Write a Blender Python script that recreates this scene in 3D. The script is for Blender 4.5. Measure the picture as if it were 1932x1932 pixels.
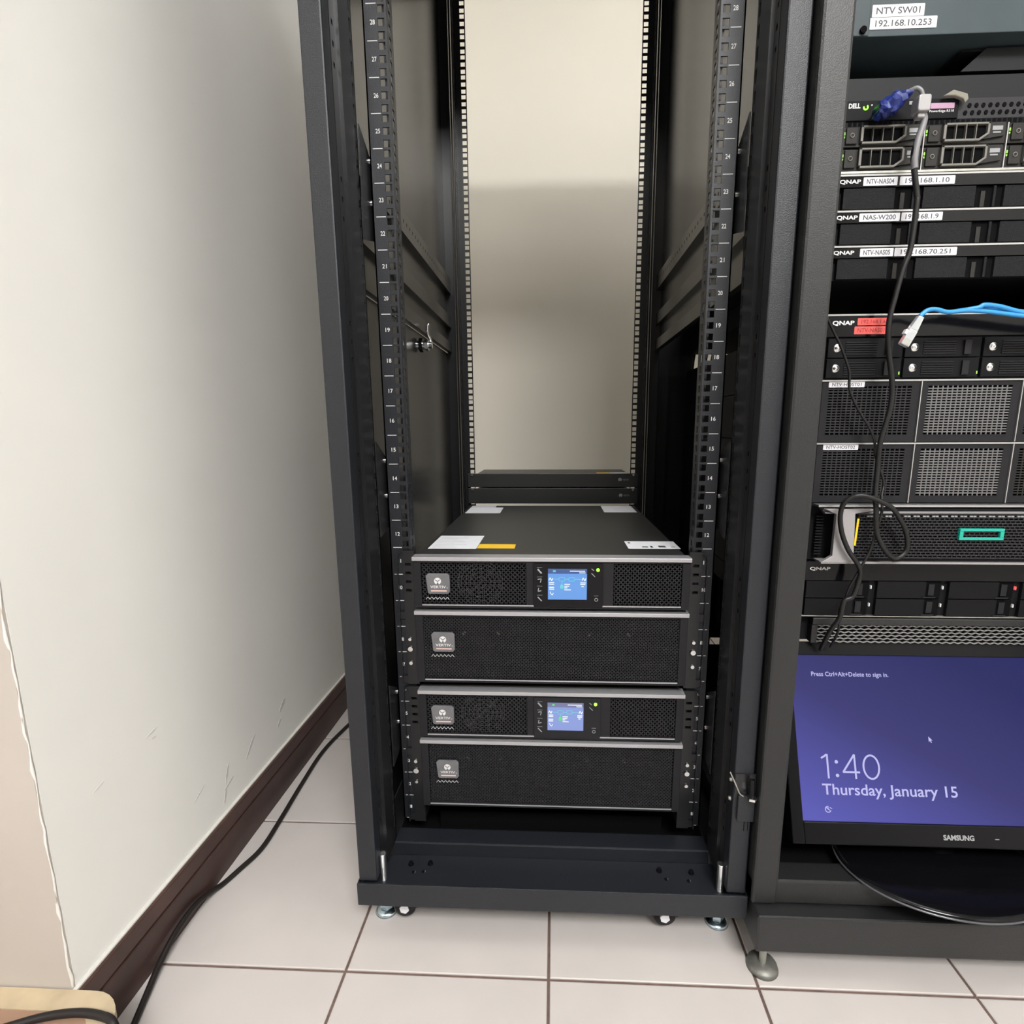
import bpy, math, random
from mathutils import Matrix, Vector
random.seed(7)
SC = bpy.context.scene
COL = SC.collection
for o in list(bpy.data.objects): bpy.data.objects.remove(o)

# ------------------------------------------------------------------ camera
cam_d = bpy.data.cameras.new('camera'); cam = bpy.data.objects.new('camera', cam_d); COL.objects.link(cam)
cam_d.sensor_width = 36.0; cam_d.sensor_fit = 'HORIZONTAL'
cam_d.lens = 1018.543/1932*36.0
cam_d.shift_x = -33.394/1932; cam_d.shift_y = 28.14/1932
cam_d.clip_start = .02; cam_d.clip_end = 60
_pitch, _roll, _yaw = -.18019892, .00504976, .04572014
_M = Matrix.Rotation(_yaw, 3, 'Z') @ Matrix.Rotation(_pitch, 3, 'X') @ Matrix.Rotation(_roll, 3, 'Y')
_r, _f, _u = _M.col[0], _M.col[1], _M.col[2]
_m = Matrix.Identity(4)
for i in range(3):
    _m[i][0] = _r[i]; _m[i][1] = _u[i]; _m[i][2] = -_f[i]
_m.translation = (0.00563, -0.83759, 0.81375)
cam.matrix_world = _m
SC.camera = cam

# ------------------------------------------------------------------ world, light, exposure
w = bpy.data.worlds.new('room_world'); SC.world = w; w.use_nodes = True
w.node_tree.nodes['Background'].inputs[0].default_value = (.85, .92, 1, 1)
w.node_tree.nodes['Background'].inputs[1].default_value = .05
SC.view_settings.view_transform = 'Standard'; SC.view_settings.look = 'None'
SC.view_settings.gamma = 1.0; SC.view_settings.exposure = 0.0
SC.view_settings.use_curve_mapping = False
CEIL = 3.5; LZ = 3.15     # ceiling, lamps hung low to add uplight
LAMPS = [((.75, -.85), (1.2, .45), 9.0, 20.0), ((.75, -2.75), (1.2, .85), 208.0, 16.0), ((-1.1, -2.75), (1.2, .45), 3.0, 10.0)]     # place, size, watts down, watts up (added ceiling fill)
LAMP_COL = (1.0, .99, .97)

# ------------------------------------------------------------------ materials
def mat(name, col, rough=.5, metal=0.0, var=.0, vscale=30, bump=.0, bscale=200, spec=.5, emit=None, estr=0, alpha=None, trans=0):
    m = bpy.data.materials.new(name); m.use_nodes = True
    nt = m.node_tree; b = nt.nodes['Principled BSDF']
    b.inputs['Base Color'].default_value = (*col, 1)
    b.inputs['Roughness'].default_value = rough; b.inputs['Metallic'].default_value = metal
    b.inputs['Specular IOR Level'].default_value = spec
    if trans: b.inputs['Transmission Weight'].default_value = trans
    if emit: b.inputs['Emission Color'].default_value = (*emit, 1); b.inputs['Emission Strength'].default_value = estr
    if var or bump:
        tc = nt.nodes.new('ShaderNodeTexCoord')
    if var:
        n = nt.nodes.new('ShaderNodeTexNoise'); n.inputs['Scale'].default_value = vscale; n.inputs['Detail'].default_value = 4
        nt.links.new(tc.outputs['Object'], n.inputs['Vector'])
        r = nt.nodes.new('ShaderNodeValToRGB')
        r.color_ramp.elements[0].position = .3; r.color_ramp.elements[1].position = .7
        r.color_ramp.elements[0].color = (*[c*(1-var) for c in col], 1)
        r.color_ramp.elements[1].color = (*[min(1, c*(1+var)) for c in col], 1)
        nt.links.new(n.outputs['Fac'], r.inputs['Fac']); nt.links.new(r.outputs['Color'], b.inputs['Base Color'])
    if bump:
        n2 = nt.nodes.new('ShaderNodeTexNoise'); n2.inputs['Scale'].default_value = bscale; n2.inputs['Detail'].default_value = 3
        nt.links.new(tc.outputs['Object'], n2.inputs['Vector'])
        bp = nt.nodes.new('ShaderNodeBump'); bp.inputs['Strength'].default_value = bump; bp.inputs['Distance'].default_value = .002
        nt.links.new(n2.outputs['Fac'], bp.inputs['Height']); nt.links.new(bp.outputs['Normal'], b.inputs['Normal'])
    return m

M = {}
M['wall'] = mat('wall_paint', (.765, .755, .72), .75, var=.03, vscale=3, bump=.12, bscale=60, spec=.25)
M['wall_back'] = mat('wall_back_warm_tint', (.84, .80, .71), .7, var=.02, vscale=2, bump=.1, bscale=60, spec=.25)  # warm bounce light tinted into the wall colour
M['wall_front'] = mat('wall_front_darkened', (.085, .070, .058), .7, var=.1, vscale=4)  # unseen wall, darkened to keep reflections in the black fronts low
M['wall_return'] = mat('wall_return_shaded', (.47, .425, .385), .75, var=.05, vscale=3, bump=.12, bscale=60, spec=.2)  # beige wall with its shade darkened into the colour
M['ceiling'] = mat('ceiling_paint', (.88, .875, .86), .8)
M['tile'] = mat('glazed_tile', (.50, .464, .448), .32, var=.035, vscale=9, bump=.05, bscale=40, spec=.4)
M['grout'] = mat('grout', (.13, .085, .07), .9, var=.2, vscale=60)
M['bb'] = mat('baseboard_varnish', (.050, .022, .017), .38, var=.3, vscale=14)
M['bb2'] = mat('baseboard_varnish_dark', (.040, .019, .015), .42, var=.35, vscale=12)
M['plaster'] = mat('bare_plaster', (.66, .645, .61), .9, bump=.5, bscale=150)
M['beadpaint'] = mat('bead_paint', (.60, .585, .55), .7)
M['pine'] = mat('pale_pine', (.46, .37, .245), .5, var=.14, vscale=22)
M['board'] = mat('brown_board', (.30, .185, .125), .55, var=.12, vscale=10)
M['rack'] = mat('black_powder_coat', (.0085, .0102, .0142), .42, var=.06, vscale=300, bump=.25, bscale=900, spec=.5)
M['rackin'] = mat('black_satin_steel', (.009, .0092, .0105), .32, var=.05, vscale=200, spec=.5)
M['panel'] = mat('black_satin_panel', (.020, .020, .020), .26, bump=.03, bscale=500, spec=.62)
M['rack2'] = mat('grey_black_powder_coat', (.0108, .0113, .0118), .42, var=.06, vscale=300, bump=.2, bscale=900)
M['device'] = mat('device_black', (.0078, .0078, .0092), .5, spec=.10)
M['devtop'] = mat('device_top_satin', (.020, .021, .021), .38, spec=.5)
M['bezel'] = mat('bezel_black_plastic', (.0130, .0130, .0152), .45, spec=.2)
M['mesh'] = mat('grille_black', (.020, .020, .023), .45, spec=.3)
M['dark'] = mat('interior_dark', (.0022, .0022, .0026), .85, spec=.1)
M['gloss'] = mat('gloss_black', (.0030, .0030, .0040), .14, spec=.2)
M['trim'] = mat('brushed_trim', (.42, .42, .44), .38, metal=.6)
M['silver'] = mat('silver_edge', (.42, .42, .42), .32, metal=.7)
M['silverp'] = mat('silver_plastic', (.33, .32, .325), .4, metal=.3)
M['chrome'] = mat('zinc_plated', (.75, .76, .77), .22, metal=1.0)
M['zinc'] = mat('blue_zinc', (.55, .66, .72), .25, metal=1.0)
M['steel'] = mat('dull_steel', (.42, .42, .38), .45, metal=.8, var=.15, vscale=80)
M['badge'] = mat('badge_grey_film', (.135, .135, .145), .3, metal=.2, var=.15, vscale=60)
M['white'] = mat('white_print', (.62, .62, .62), .6)
M['offwhite'] = mat('dim_white_print', (.26, .27, .28), .6)
M['paper'] = mat('white_label', (.76, .77, .81), .5, var=.02, vscale=40)
M['paperlit'] = mat('tape_label', (.60, .60, .64), .45)
M['red'] = mat('red_tape_label', (.66, .085, .075), .45)
M['ink'] = mat('black_ink', (.05, .05, .055), .6)
M['inkgrey'] = mat('grey_ink', (.45, .46, .48), .6)
M['inkred'] = mat('dark_red_ink', (.25, .02, .02), .6)
M['yellow'] = mat('yellow_label', (.85, .52, .01), .45)
M['orange'] = mat('badge_pink_line', (.62, .42, .38), .4)
M['pinklab'] = mat('pink_label', (.42, .24, .36), .5)
M['cable'] = mat('black_cable', (.010, .0095, .0095), .42, spec=.35)
M['cablebr'] = mat('black_power_cord', (.012, .0095, .0090), .5, spec=.35)
M['cablegr'] = mat('grey_cable', (.20, .20, .21), .4)
M['blue'] = mat('blue_cable', (.03, .27, .62), .4)
M['bluedk'] = mat('blue_plastic_wrap', (.008, .020, .150), .35, var=.3, vscale=60)
M['clear'] = mat('clear_plastic', (.78, .82, .84), .12, trans=.55, spec=.5)
M['cloth'] = mat('grey_tape_scrap', (.20, .19, .155), .6)
M['teal'] = mat('teal_enamel', (.008, .34, .26), .3)
M['swgrey'] = mat('switch_grey_steel', (.045, .062, .069), .45, var=.08, vscale=20, spec=.25)
M['carrier'] = mat('drive_carrier_grey', (.155, .150, .135), .42, metal=.3)
M['carrierdk'] = mat('drive_carrier_dark', (.022, .021, .0195), .48, spec=.22)
M['nasbay'] = mat('drive_tray_textured', (.0125, .0128, .0145), .55, spec=.12, bump=.6, bscale=700)
M['rubber'] = mat('rubber', (.015, .015, .015), .7)
M['green'] = mat('green_led', (.05, .5, .02), .4, emit=(.25, 1, .03), estr=3.0)
M['greendim'] = mat('green_led_small', (.2, .5, .05), .4, emit=(.35, .8, .12), estr=.55)
M['reded'] = mat('red_led', (.5, .05, .05), .4, emit=(1, .12, .12), estr=.8)
M['lcd'] = mat('ups_display', (.02, .03, .05), .3, emit=(.13, .36, .86), estr=.85)
M['lcd2'] = mat('ups_display_pale', (.03, .03, .05), .3, emit=(.27, .37, .80), estr=.80)
M['lcdhead'] = mat('ups_display_header', (.02, .02, .05), .3, emit=(.03, .10, .30), estr=.8)
M['lcdhead2'] = mat('ups_display_header_pale', (.02, .02, .05), .3, emit=(.22, .24, .42), estr=.7)
M['lcdwhite'] = mat('ups_display_white', (.02, .02, .02), .4, emit=(.95, 1, .98), estr=1.0)
M['lcdcyan'] = mat('ups_display_cyan', (.02, .02, .02), .4, emit=(.12, .72, .78), estr=.9)
M['lcdgreen'] = mat('ups_display_green', (.02, .02, .02), .4, emit=(.10, .80, .16), estr=.95)
M['glyph'] = mat('monitor_glyph', (.02, .02, .03), .4, spec=.1, emit=(.62, .60, 1.0), estr=.85)
M['lampface'] = mat('lamp_diffuser', (.9, .9, .9), .5, emit=LAMP_COL, estr=2.0)
M['lampbody'] = mat('lamp_body', (.75, .75, .74), .5)

M['footrim'] = mat('smoky_acrylic_rim', (.10, .10, .11), .2, metal=.5)
M['blank'] = mat('blank_panel_dark', (.0130, .0145, .0160), .5, spec=.2)
M['footpad'] = mat('worn_steel_pad', (.20, .20, .18), .5, metal=.6, var=.2, vscale=60)
def screen_material():
    m = bpy.data.materials.new('monitor_picture'); m.use_nodes = True
    nt = m.node_tree; b = nt.nodes['Principled BSDF']
    b.inputs['Base Color'].default_value = (.004, .004, .006, 1); b.inputs['Roughness'].default_value = .4; b.inputs['Specular IOR Level'].default_value = .06
    tc = nt.nodes.new('ShaderNodeTexCoord'); sp = nt.nodes.new('ShaderNodeSeparateXYZ')
    nt.links.new(tc.outputs['Generated'], sp.inputs[0])
    a = nt.nodes.new('ShaderNodeMath'); a.operation = 'MULTIPLY_ADD'; a.inputs[1].default_value = -.55; a.inputs[2].default_value = .85  # viewing-angle fade painted into the glow, lighter at lower left
    nt.links.new(sp.outputs['X'], a.inputs[0])
    c = nt.nodes.new('ShaderNodeMath'); c.operation = 'MULTIPLY_ADD'; c.inputs[1].default_value = -.55
    nt.links.new(sp.outputs['Z'], c.inputs[0]); nt.links.new(a.outputs[0], c.inputs[2])
    r = nt.nodes.new('ShaderNodeValToRGB')
    r.color_ramp.elements[0].position = 0; r.color_ramp.elements[0].color = (.018, .021, .115, 1)
    r.color_ramp.elements[1].position = .85; r.color_ramp.elements[1].color = (.115, .115, .49, 1)
    e = r.color_ramp.elements.new(.40); e.color = (.045, .043, .175, 1)
    nt.links.new(c.outputs[0], r.inputs['Fac']); nt.links.new(r.outputs['Color'], b.inputs['Emission Color'])
    b.inputs['Emission Strength'].default_value = 1.0
    return m
M['screen'] = screen_material()

# ------------------------------------------------------------------ mesh builder
class MB:
    def __init__(s): s.v = []; s.f = []; s.smooth = set()
    def add(s, vs, fs, smooth=False):
        n = len(s.v); s.v += [tuple(p) for p in vs]
        for f in fs:
            if smooth: s.smooth.add(len(s.f))
            s.f.append(tuple(i+n for i in f))
        return s
    def box(s, x0, x1, y0, y1, z0, z1):
        if x0 > x1: x0, x1 = x1, x0
        if y0 > y1: y0, y1 = y1, y0
        if z0 > z1: z0, z1 = z1, z0
        return s.add([(x0,y0,z0),(x1,y0,z0),(x1,y1,z0),(x0,y1,z0),(x0,y0,z1),(x1,y0,z1),(x1,y1,z1),(x0,y1,z1)],
              [(0,3,2,1),(4,5,6,7),(0,1,5,4),(1,2,6,5),(2,3,7,6),(3,0,4,7)])
    def prism(s, poly, axis, a0, a1):
        # poly: 2d ccw list. axis 'x': (y,z), 'y': (x,z), 'z': (x,y)
        def p3(p, a): return {'x': (a,p[0],p[1]), 'y': (p[0],a,p[1]), 'z': (p[0],p[1],a)}[axis]
        n = len(poly)
        return s.add([p3(p,a0) for p in poly]+[p3(p,a1) for p in poly],
              [tuple(range(n)), tuple(range(2*n-1, n-1, -1))]+[(i, i+n, (i+1)%n+n, (i+1)%n) for i in range(n)])
    def cyl(s, p0, p1, r, n=12, r1=None, cap=True):
        p0, p1 = Vector(p0), Vector(p1); d = (p1-p0).normalized()
        a = d.orthogonal().normalized(); b = d.cross(a); r1 = r if r1 is None else r1
        vs = []
        for c, rr in ((p0, r), (p1, r1)):
            for k in range(n):
                t = 2*math.pi*k/n; vs.append(c+a*math.cos(t)*rr+b*math.sin(t)*rr)
        s.add(vs, [(k, (k+1)%n, (k+1)%n+n, k+n) for k in range(n)], n > 8)
        if cap: s.add(vs, [tuple(range(n-1,-1,-1)), tuple(range(n, 2*n))])
        return s
    def bar(s, p0, p1, w, t0, t1):
        # thin bar in the xz plane from p0 to p1 (x,z), width w, y from t0 to t1
        dx, dz = p1[0]-p0[0], p1[1]-p0[1]; L = math.hypot(dx, dz)
        if L < 1e-6: return s
        nx, nz = -dz/L*w/2, dx/L*w/2
        q = [(p0[0]-nx,p0[1]-nz),(p1[0]-nx,p1[1]-nz),(p1[0]+nx,p1[1]+nz),(p0[0]+nx,p0[1]+nz)]
        return s.prism(q, 'y', t0, t1)
    def lathe(s, prof, c, n=32, axis='z', smooth=True):
        # prof: (r, h) list along axis
        def p3(r, h, t):
            a, b = r*math.cos(t), r*math.sin(t)
            return {'z': (c[0]+a,c[1]+b,c[2]+h), 'y': (c[0]+a,c[1]+h,c[2]+b), 'x': (c[0]+h,c[1]+a,c[2]+b)}[axis]
        m = len(prof)
        vs = [p3(r,h,2*math.pi*k/n) for k in range(n) for r,h in prof]
        fs = [(k*m+j, ((k+1)%n)*m+j, ((k+1)%n)*m+j+1, k*m+j+1) for k in range(n) for j in range(m-1)]
        return s.add(vs, fs, smooth)
    def tube(s, pts, r, n=8, sub=6):
        P = [Vector(p) for p in pts]
        if sub > 1 and len(P) > 2:
            Q = []
            for i in range(len(P)-1):
                p0 = P[max(i-1,0)]; p1 = P[i]; p2 = P[i+1]; p3 = P[min(i+2,len(P)-1)]
                for k in range(sub):
                    t = k/sub
                    Q.append(.5*((2*p1)+(p2-p0)*t+(2*p0-5*p1+4*p2-p3)*t*t+(3*p1-p0-3*p2+p3)*t**3))
            Q.append(P[-1]); P = Q
        vs = []; a = None
        for i, p in enumerate(P):
            d = (P[min(i+1,len(P)-1)]-P[max(i-1,0)])
            if d.length < 1e-9: d = Vector((0,0,1))
            d.normalize()
            if a is None: a = d.orthogonal().normalized()
            else:
                a = a-d*a.dot(d); a = a.normalized() if a.length > 1e-6 else d.orthogonal().normalized()
            b = d.cross(a); rr = r[min(i, len(r)-1)] if isinstance(r, list) else r
            for k in range(n):
                t = 2*math.pi*k/n; vs.append(p+a*math.cos(t)*rr+b*math.sin(t)*rr)
        m = len(P)
        s.add(vs, [(i*n+k, i*n+(k+1)%n, (i+1)*n+(k+1)%n, (i+1)*n+k) for i in range(m-1) for k in range(n)], True)
        s.add(vs, [tuple(range(n-1,-1,-1)), tuple(range((m-1)*n, m*n))])
        return s
    def mapped(s, fn): s.v = [tuple(fn(*p)) for p in s.v]; return s
    def merge(s, o): 
        n = len(s.v); k = len(s.f); s.v += o.v; s.f += [tuple(i+n for i in f) for f in o.f]; s.smooth |= {i+k for i in o.smooth}; return s

def link(name, mb, m, parent=None, bev=0.0, loc=None, seg=2):
    """one mesh object; mesh data local to the top-level thing it belongs to"""
    off = Vector((0,0,0))
    if parent is not None: off = Vector(parent['_o'])
    elif loc is not None: off = Vector(loc)
    me = bpy.data.meshes.new(name)
    me.from_pydata([(x-off[0], y-off[1], z-off[2]) for x,y,z in mb.v], [], mb.f)
    if mb.smooth:
        for i in mb.smooth: me.polygons[i].use_smooth = True
    me.materials.append(M[m] if isinstance(m, str) else m)
    me.update()
    o = bpy.data.objects.new(name, me); COL.objects.link(o)
    if parent is not None:
        o.parent = parent
    else: o.location = off
    o['_o'] = list(off)
    if bev:
        b = o.modifiers.new('bevel', 'BEVEL'); b.width = bev; b.segments = seg; b.limit_method = 'ANGLE'; b.angle_limit = math.radians(40)
    return o
def tag(o, label, cat, group=None):
    o['label'] = label; o['category'] = cat
    if group: o['group'] = group
    return o
def thing(name, loc, label, cat, group=None):
    o = bpy.data.objects.new(name, None); COL.objects.link(o); o.location = loc; o['_o'] = list(loc); o.empty_display_size = .05
    return tag(o, label, cat, group)
def struct(o): o['kind'] = 'structure'; return o
def lab(o, t): o['label'] = t; return o

_fc = {}
def glyphs(s, bold=.012):
    k_ = (s, bold)
    if k_ not in _fc:
        cu = bpy.data.curves.new('lettering', 'FONT'); cu.body = s; cu.resolution_u = 3; cu.offset = bold
        ob = bpy.data.objects.new('lettering', cu)
        COL.objects.link(ob); bpy.context.view_layer.update()
        me = bpy.data.meshes.new_from_object(ob.evaluated_get(bpy.context.evaluated_depsgraph_get()))
        vs = [(v.co.x, v.co.y) for v in me.vertices]; fs = [tuple(p.vertices) for p in me.polygons]
        bpy.data.objects.remove(ob); bpy.data.meshes.remove(me); bpy.data.curves.remove(cu)
        x0 = min(v[0] for v in vs); x1 = max(v[0] for v in vs); y0 = min(v[1] for v in vs); y1 = max(v[1] for v in vs)
        _fc[k_] = ([((x-x0)/(x1-x0), (y-y0)/(y1-y0)) for x,y in vs], fs)
    return _fc[k_]
def txt(mb, s, x0, x1, z0, z1, y, bold=.012):
    """flat lettering facing -y fitted to a box"""
    vs, fs = glyphs(s, bold)
    mb.add([(x0+(x1-x0)*a, y, z0+(z1-z0)*b) for a,b in vs], fs); return mb
def rrect(x0, x1, z0, z1, r, n=5):
    pts = []
    for cx, cz, a in ((x1-r,z0+r,-90),(x1-r,z1-r,0),(x0+r,z1-r,90),(x0+r,z0+r,180)):
        for k in range(n+1):
            t = math.radians(a+90*k/n); pts.append((cx+r*math.cos(t), cz+r*math.sin(t)))
    return pts
def holed(mb, x0, x1, y0, y1, z0, z1, hx0, hx1, holes):
    """plate in xz with a column of rectangular holes"""
    mb.box(x0, hx0, y0, y1, z0, z1); mb.box(hx1, x1, y0, y1, z0, z1)
    z = z0
    for a, b in sorted(holes):
        mb.box(hx0, hx1, y0, y1, z, a); z = b
    mb.box(hx0, hx1, y0, y1, z, z1); return mb
def holed_side(mb, x0, x1, y0, y1, z0, z1, hy0, hy1, holes):
    """plate in yz with a column of slots"""
    mb.box(x0, x1, y0, hy0, z0, z1); mb.box(x0, x1, hy1, y1, z0, z1)
    z = z0
    for a, b in sorted(holes):
        mb.box(x0, x1, hy0, hy1, z, a); z = b
    mb.box(x0, x1, hy0, hy1, z, z1); return mb
def lattice(mb, x0, x1, z0, z1, p, w, y0, y1):
    """diamond mesh of crossing bars filling a rectangle"""
    for sgn in (1, -1):
        c = x0-(z1-z0); k = math.floor(c/p)
        while k*p < x1+(z1-z0):
            xs = k*p
            # line x = xs + t (sgn up) for z from z0..z1
            pts = []
            a0 = xs if sgn > 0 else xs+(z1-z0); 
            xa, za, xb, zb = (xs, z0, xs+(z1-z0), z1) if sgn > 0 else (xs, z1, xs+(z1-z0), z0)
            # clip in x
            def cl(x): return za+(x-xa)*(zb-za)/(xb-xa)
            xa2, xb2 = max(xa, x0), min(xb, x1)
            if xb2-xa2 > p*.05: mb.bar((xa2, cl(xa2)), (xb2, cl(xb2)), w, y0, y1)
            k += 1
    return mb
def copy_tree(o, parent=None, dx=(0,0,0)):
    c = o.copy(); COL.objects.link(c); c.parent = parent
    if parent is None: c.location = Vector(o.location)+Vector(dx)
    for ch in list(o.children): copy_tree(ch, c)
    return c
U = .04445

# ================================================================== the room
XL = -.618; YB = 1.50; XR = 2.3; YF = -4.2; XFL = -1.75; YC = -.281
g = MB().box(XFL-.1, XR+.1, YF-.1, YB+.1, -.12, -.0025)
floor = struct(link('floor', g, 'grout'))
T = .310; tx0, ty0 = -.3105, -.1612
tme = {}
def tile(ix, iy):
    x0, x1 = tx0+ix*T+.0022, tx0+(ix+1)*T-.0022; y0, y1 = ty0+iy*T+.0022, ty0+(iy+1)*T-.0022
    x0, x1, y0, y1 = max(x0, XFL), min(x1, XR), max(y0, YF), min(y1, YB)
    if y1 > YC+.02:
        if x1 < XL+.02: 
            if y0 > YC-.04: return
            y1 = min(y1, YC)
        elif x0 < XL: x0 = XL
    if x1-x0 < .03 or y1-y0 < .03: return
    key = (round(x1-x0, 4), round(y1-y0, 4))
    if key not in tme:
        a, b = key; m = MB()
        e = .0014
        m.add([(0,0,-.004),(a,0,-.004),(a,b,-.004),(0,b,-.004),(0,0,-.0008),(a,0,-.0008),(a,b,-.0008),(0,b,-.0008),(e,e,0),(a-e,e,0),(a-e,b-e,0),(e,b-e,0)],
              [(0,3,2,1),(0,1,5,4),(1,2,6,5),(2,3,7,6),(3,0,4,7),(4,5,9,8),(5,6,10,9),(6,7,11,10),(7,4,8,11),(8,9,10,11)])
        me = bpy.data.meshes.new('floor_tile'); me.from_pydata(m.v, [], m.f); me.materials.append(M['tile']); tme[key] = me
    o = bpy.data.objects.new('floor_tile', tme[key]); COL.objects.link(o); o.parent = floor; o.location = (x0, y0, 0)
for iy in range(-14, 7):
    for ix in range(-5, 9): tile(ix, iy)

wl = struct(link('wall_left', MB().box(XFL-.1, XL, YC+.004, YB+.1, 0, CEIL), 'wall'))
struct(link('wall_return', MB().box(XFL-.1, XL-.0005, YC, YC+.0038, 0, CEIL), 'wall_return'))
# ragged plaster edge on the outside corner
r_ = random.Random(3); pts = []; rad = []
for k in range(150):
    z = .10+k*.0165
    pts.append((XL-.001+r_.uniform(-.0009,.0009), YC+.001+r_.uniform(-.0009,.0009), z)); rad.append(r_.choice([.0006,.0009,.0012,.0016,.0024]))
link('plaster_edge', MB().tube(pts, rad, 6, 1), 'plaster', wl)
# small gouges and scuffs on the paint
def scuff(p, q, wd, m, name):
    (y0,z0),(y1,z1) = p,q; n = 5; mb = MB(); L = math.hypot(y1-y0,z1-z0); ny, nz = -(z1-z0)/L, (y1-y0)/L
    top = []; bot = []
    for k in range(n+1):
        t = k/n; h = wd*math.sin(math.pi*(.08+.84*t))*r_.uniform(.7,1.3)
        top.append((y0+(y1-y0)*t+ny*h, z0+(z1-z0)*t+nz*h)); bot.append((y0+(y1-y0)*t-ny*h, z0+(z1-z0)*t-nz*h))
    link(name, mb.prism(bot+top[::-1], 'x', XL-.0005, XL+.0004), m, wl)
M['scuff'] = mat('scuff_mark', (.575, .565, .535), .8, var=.12, vscale=300)
for p, q, wd in [((.27,.180),(.30,.200),.007),((.275,.165),(.255,.150),.004),((.13,.155),(.17,.190),.0035),((.06,.150),(.075,.185),.0030),((.050,.115),(.060,.140),.0040),((.055,.140),(.085,.150),.0030),((-.03,.175),(.005,.190),.0012)]:
    scuff(p, q, wd, 'scuff', 'scuff_mark')
for p, q, wd in [((-.110,.350),(-.085,.355),.0016),((-.10,.343),(-.088,.341),.0016),((-.21,.33),(-.19,.335),.0012)]:
    scuff(p, q, wd, 'plaster', 'paint_chip')
struct(link('wall_back', MB().box(XFL-.1, XR+.1, YB, YB+.1, 0, CEIL), 'wall_back'))
struct(link('wall_right', MB().box(XR, XR+.1, YF, YB, 0, CEIL), 'wall'))
struct(link('wall_front', MB().box(XFL-.1, XR+.1, YF-.1, YF, 0, CEIL), 'wall_front'))
struct(link('wall_far_left', MB().box(XFL-.1, XFL, YF, YC, 0, CEIL), 'wall'))
struct(link('ceiling', MB().box(XFL-.1, XR+.1, YF-.1, YB+.1, CEIL, CEIL+.08), 'ceiling'))
bb = struct(link('baseboard_left', MB().box(XL, XL+.0135, YC-.004, YB, 0, .0665), 'bb2', bev=.001))
link('cap_strip', MB().box(XL, XL+.0115, YC-.004, YB, .0680, .0965), 'bb', bb, bev=.0012)
link('paint_bead', MB().box(XL, XL+.006, YC-.004, YB, .0965, .0990), 'beadpaint', bb)

# ------------------------------------------------------------------ ceiling lamps
for i, ((lx, ly), (sx, sy), pw, pu) in enumerate(LAMPS):
    t = thing('hanging_lamp', (lx, ly, LZ), ['hanging lamp above the front of the racks', 'hanging lamp farther back on the right of the room', 'hanging lamp left of the wall corner'][i], 'lamp', 'hanging lamps')
    link('housing', MB().box(lx-sx/2-.02, lx+sx/2+.02, ly-sy/2-.02, ly+sy/2+.02, LZ+.006, LZ+.050), 'lampbody', t, bev=.004)
    link('diffuser', MB().box(lx-sx/2, lx+sx/2, ly-sy/2, ly+sy/2, LZ, LZ+.0055), 'lampface', t)
    link('fill_diffuser', MB().box(lx-sx/2, lx+sx/2, ly-sy/2, ly+sy/2, LZ+.0505, LZ+.056), 'lampface', t)  # upward side added to bounce soft fill off the ceiling
    for s_ in (-1, 1): link('hanger', MB().cyl((lx+s_*(sx/2-.1), ly, LZ+.05), (lx+s_*(sx/2-.1), ly, CEIL), .003, 8), 'steel', t)
    for up, e_ in ((0, pw), (1, pu)):  # down is the lamp itself, up is the added fill
        ld = bpy.data.lights.new('lamp_light', 'AREA'); ld.shape = 'RECTANGLE'; ld.size = sx; ld.size_y = sy; ld.energy = e_; ld.color = LAMP_COL
        lo = bpy.data.objects.new('lamp_light', ld); COL.objects.link(lo); lo.parent = t; lo.location = (0, 0, .062 if up else -.004)
        if up: lo.rotation_euler = (math.pi, 0, 0)

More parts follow.
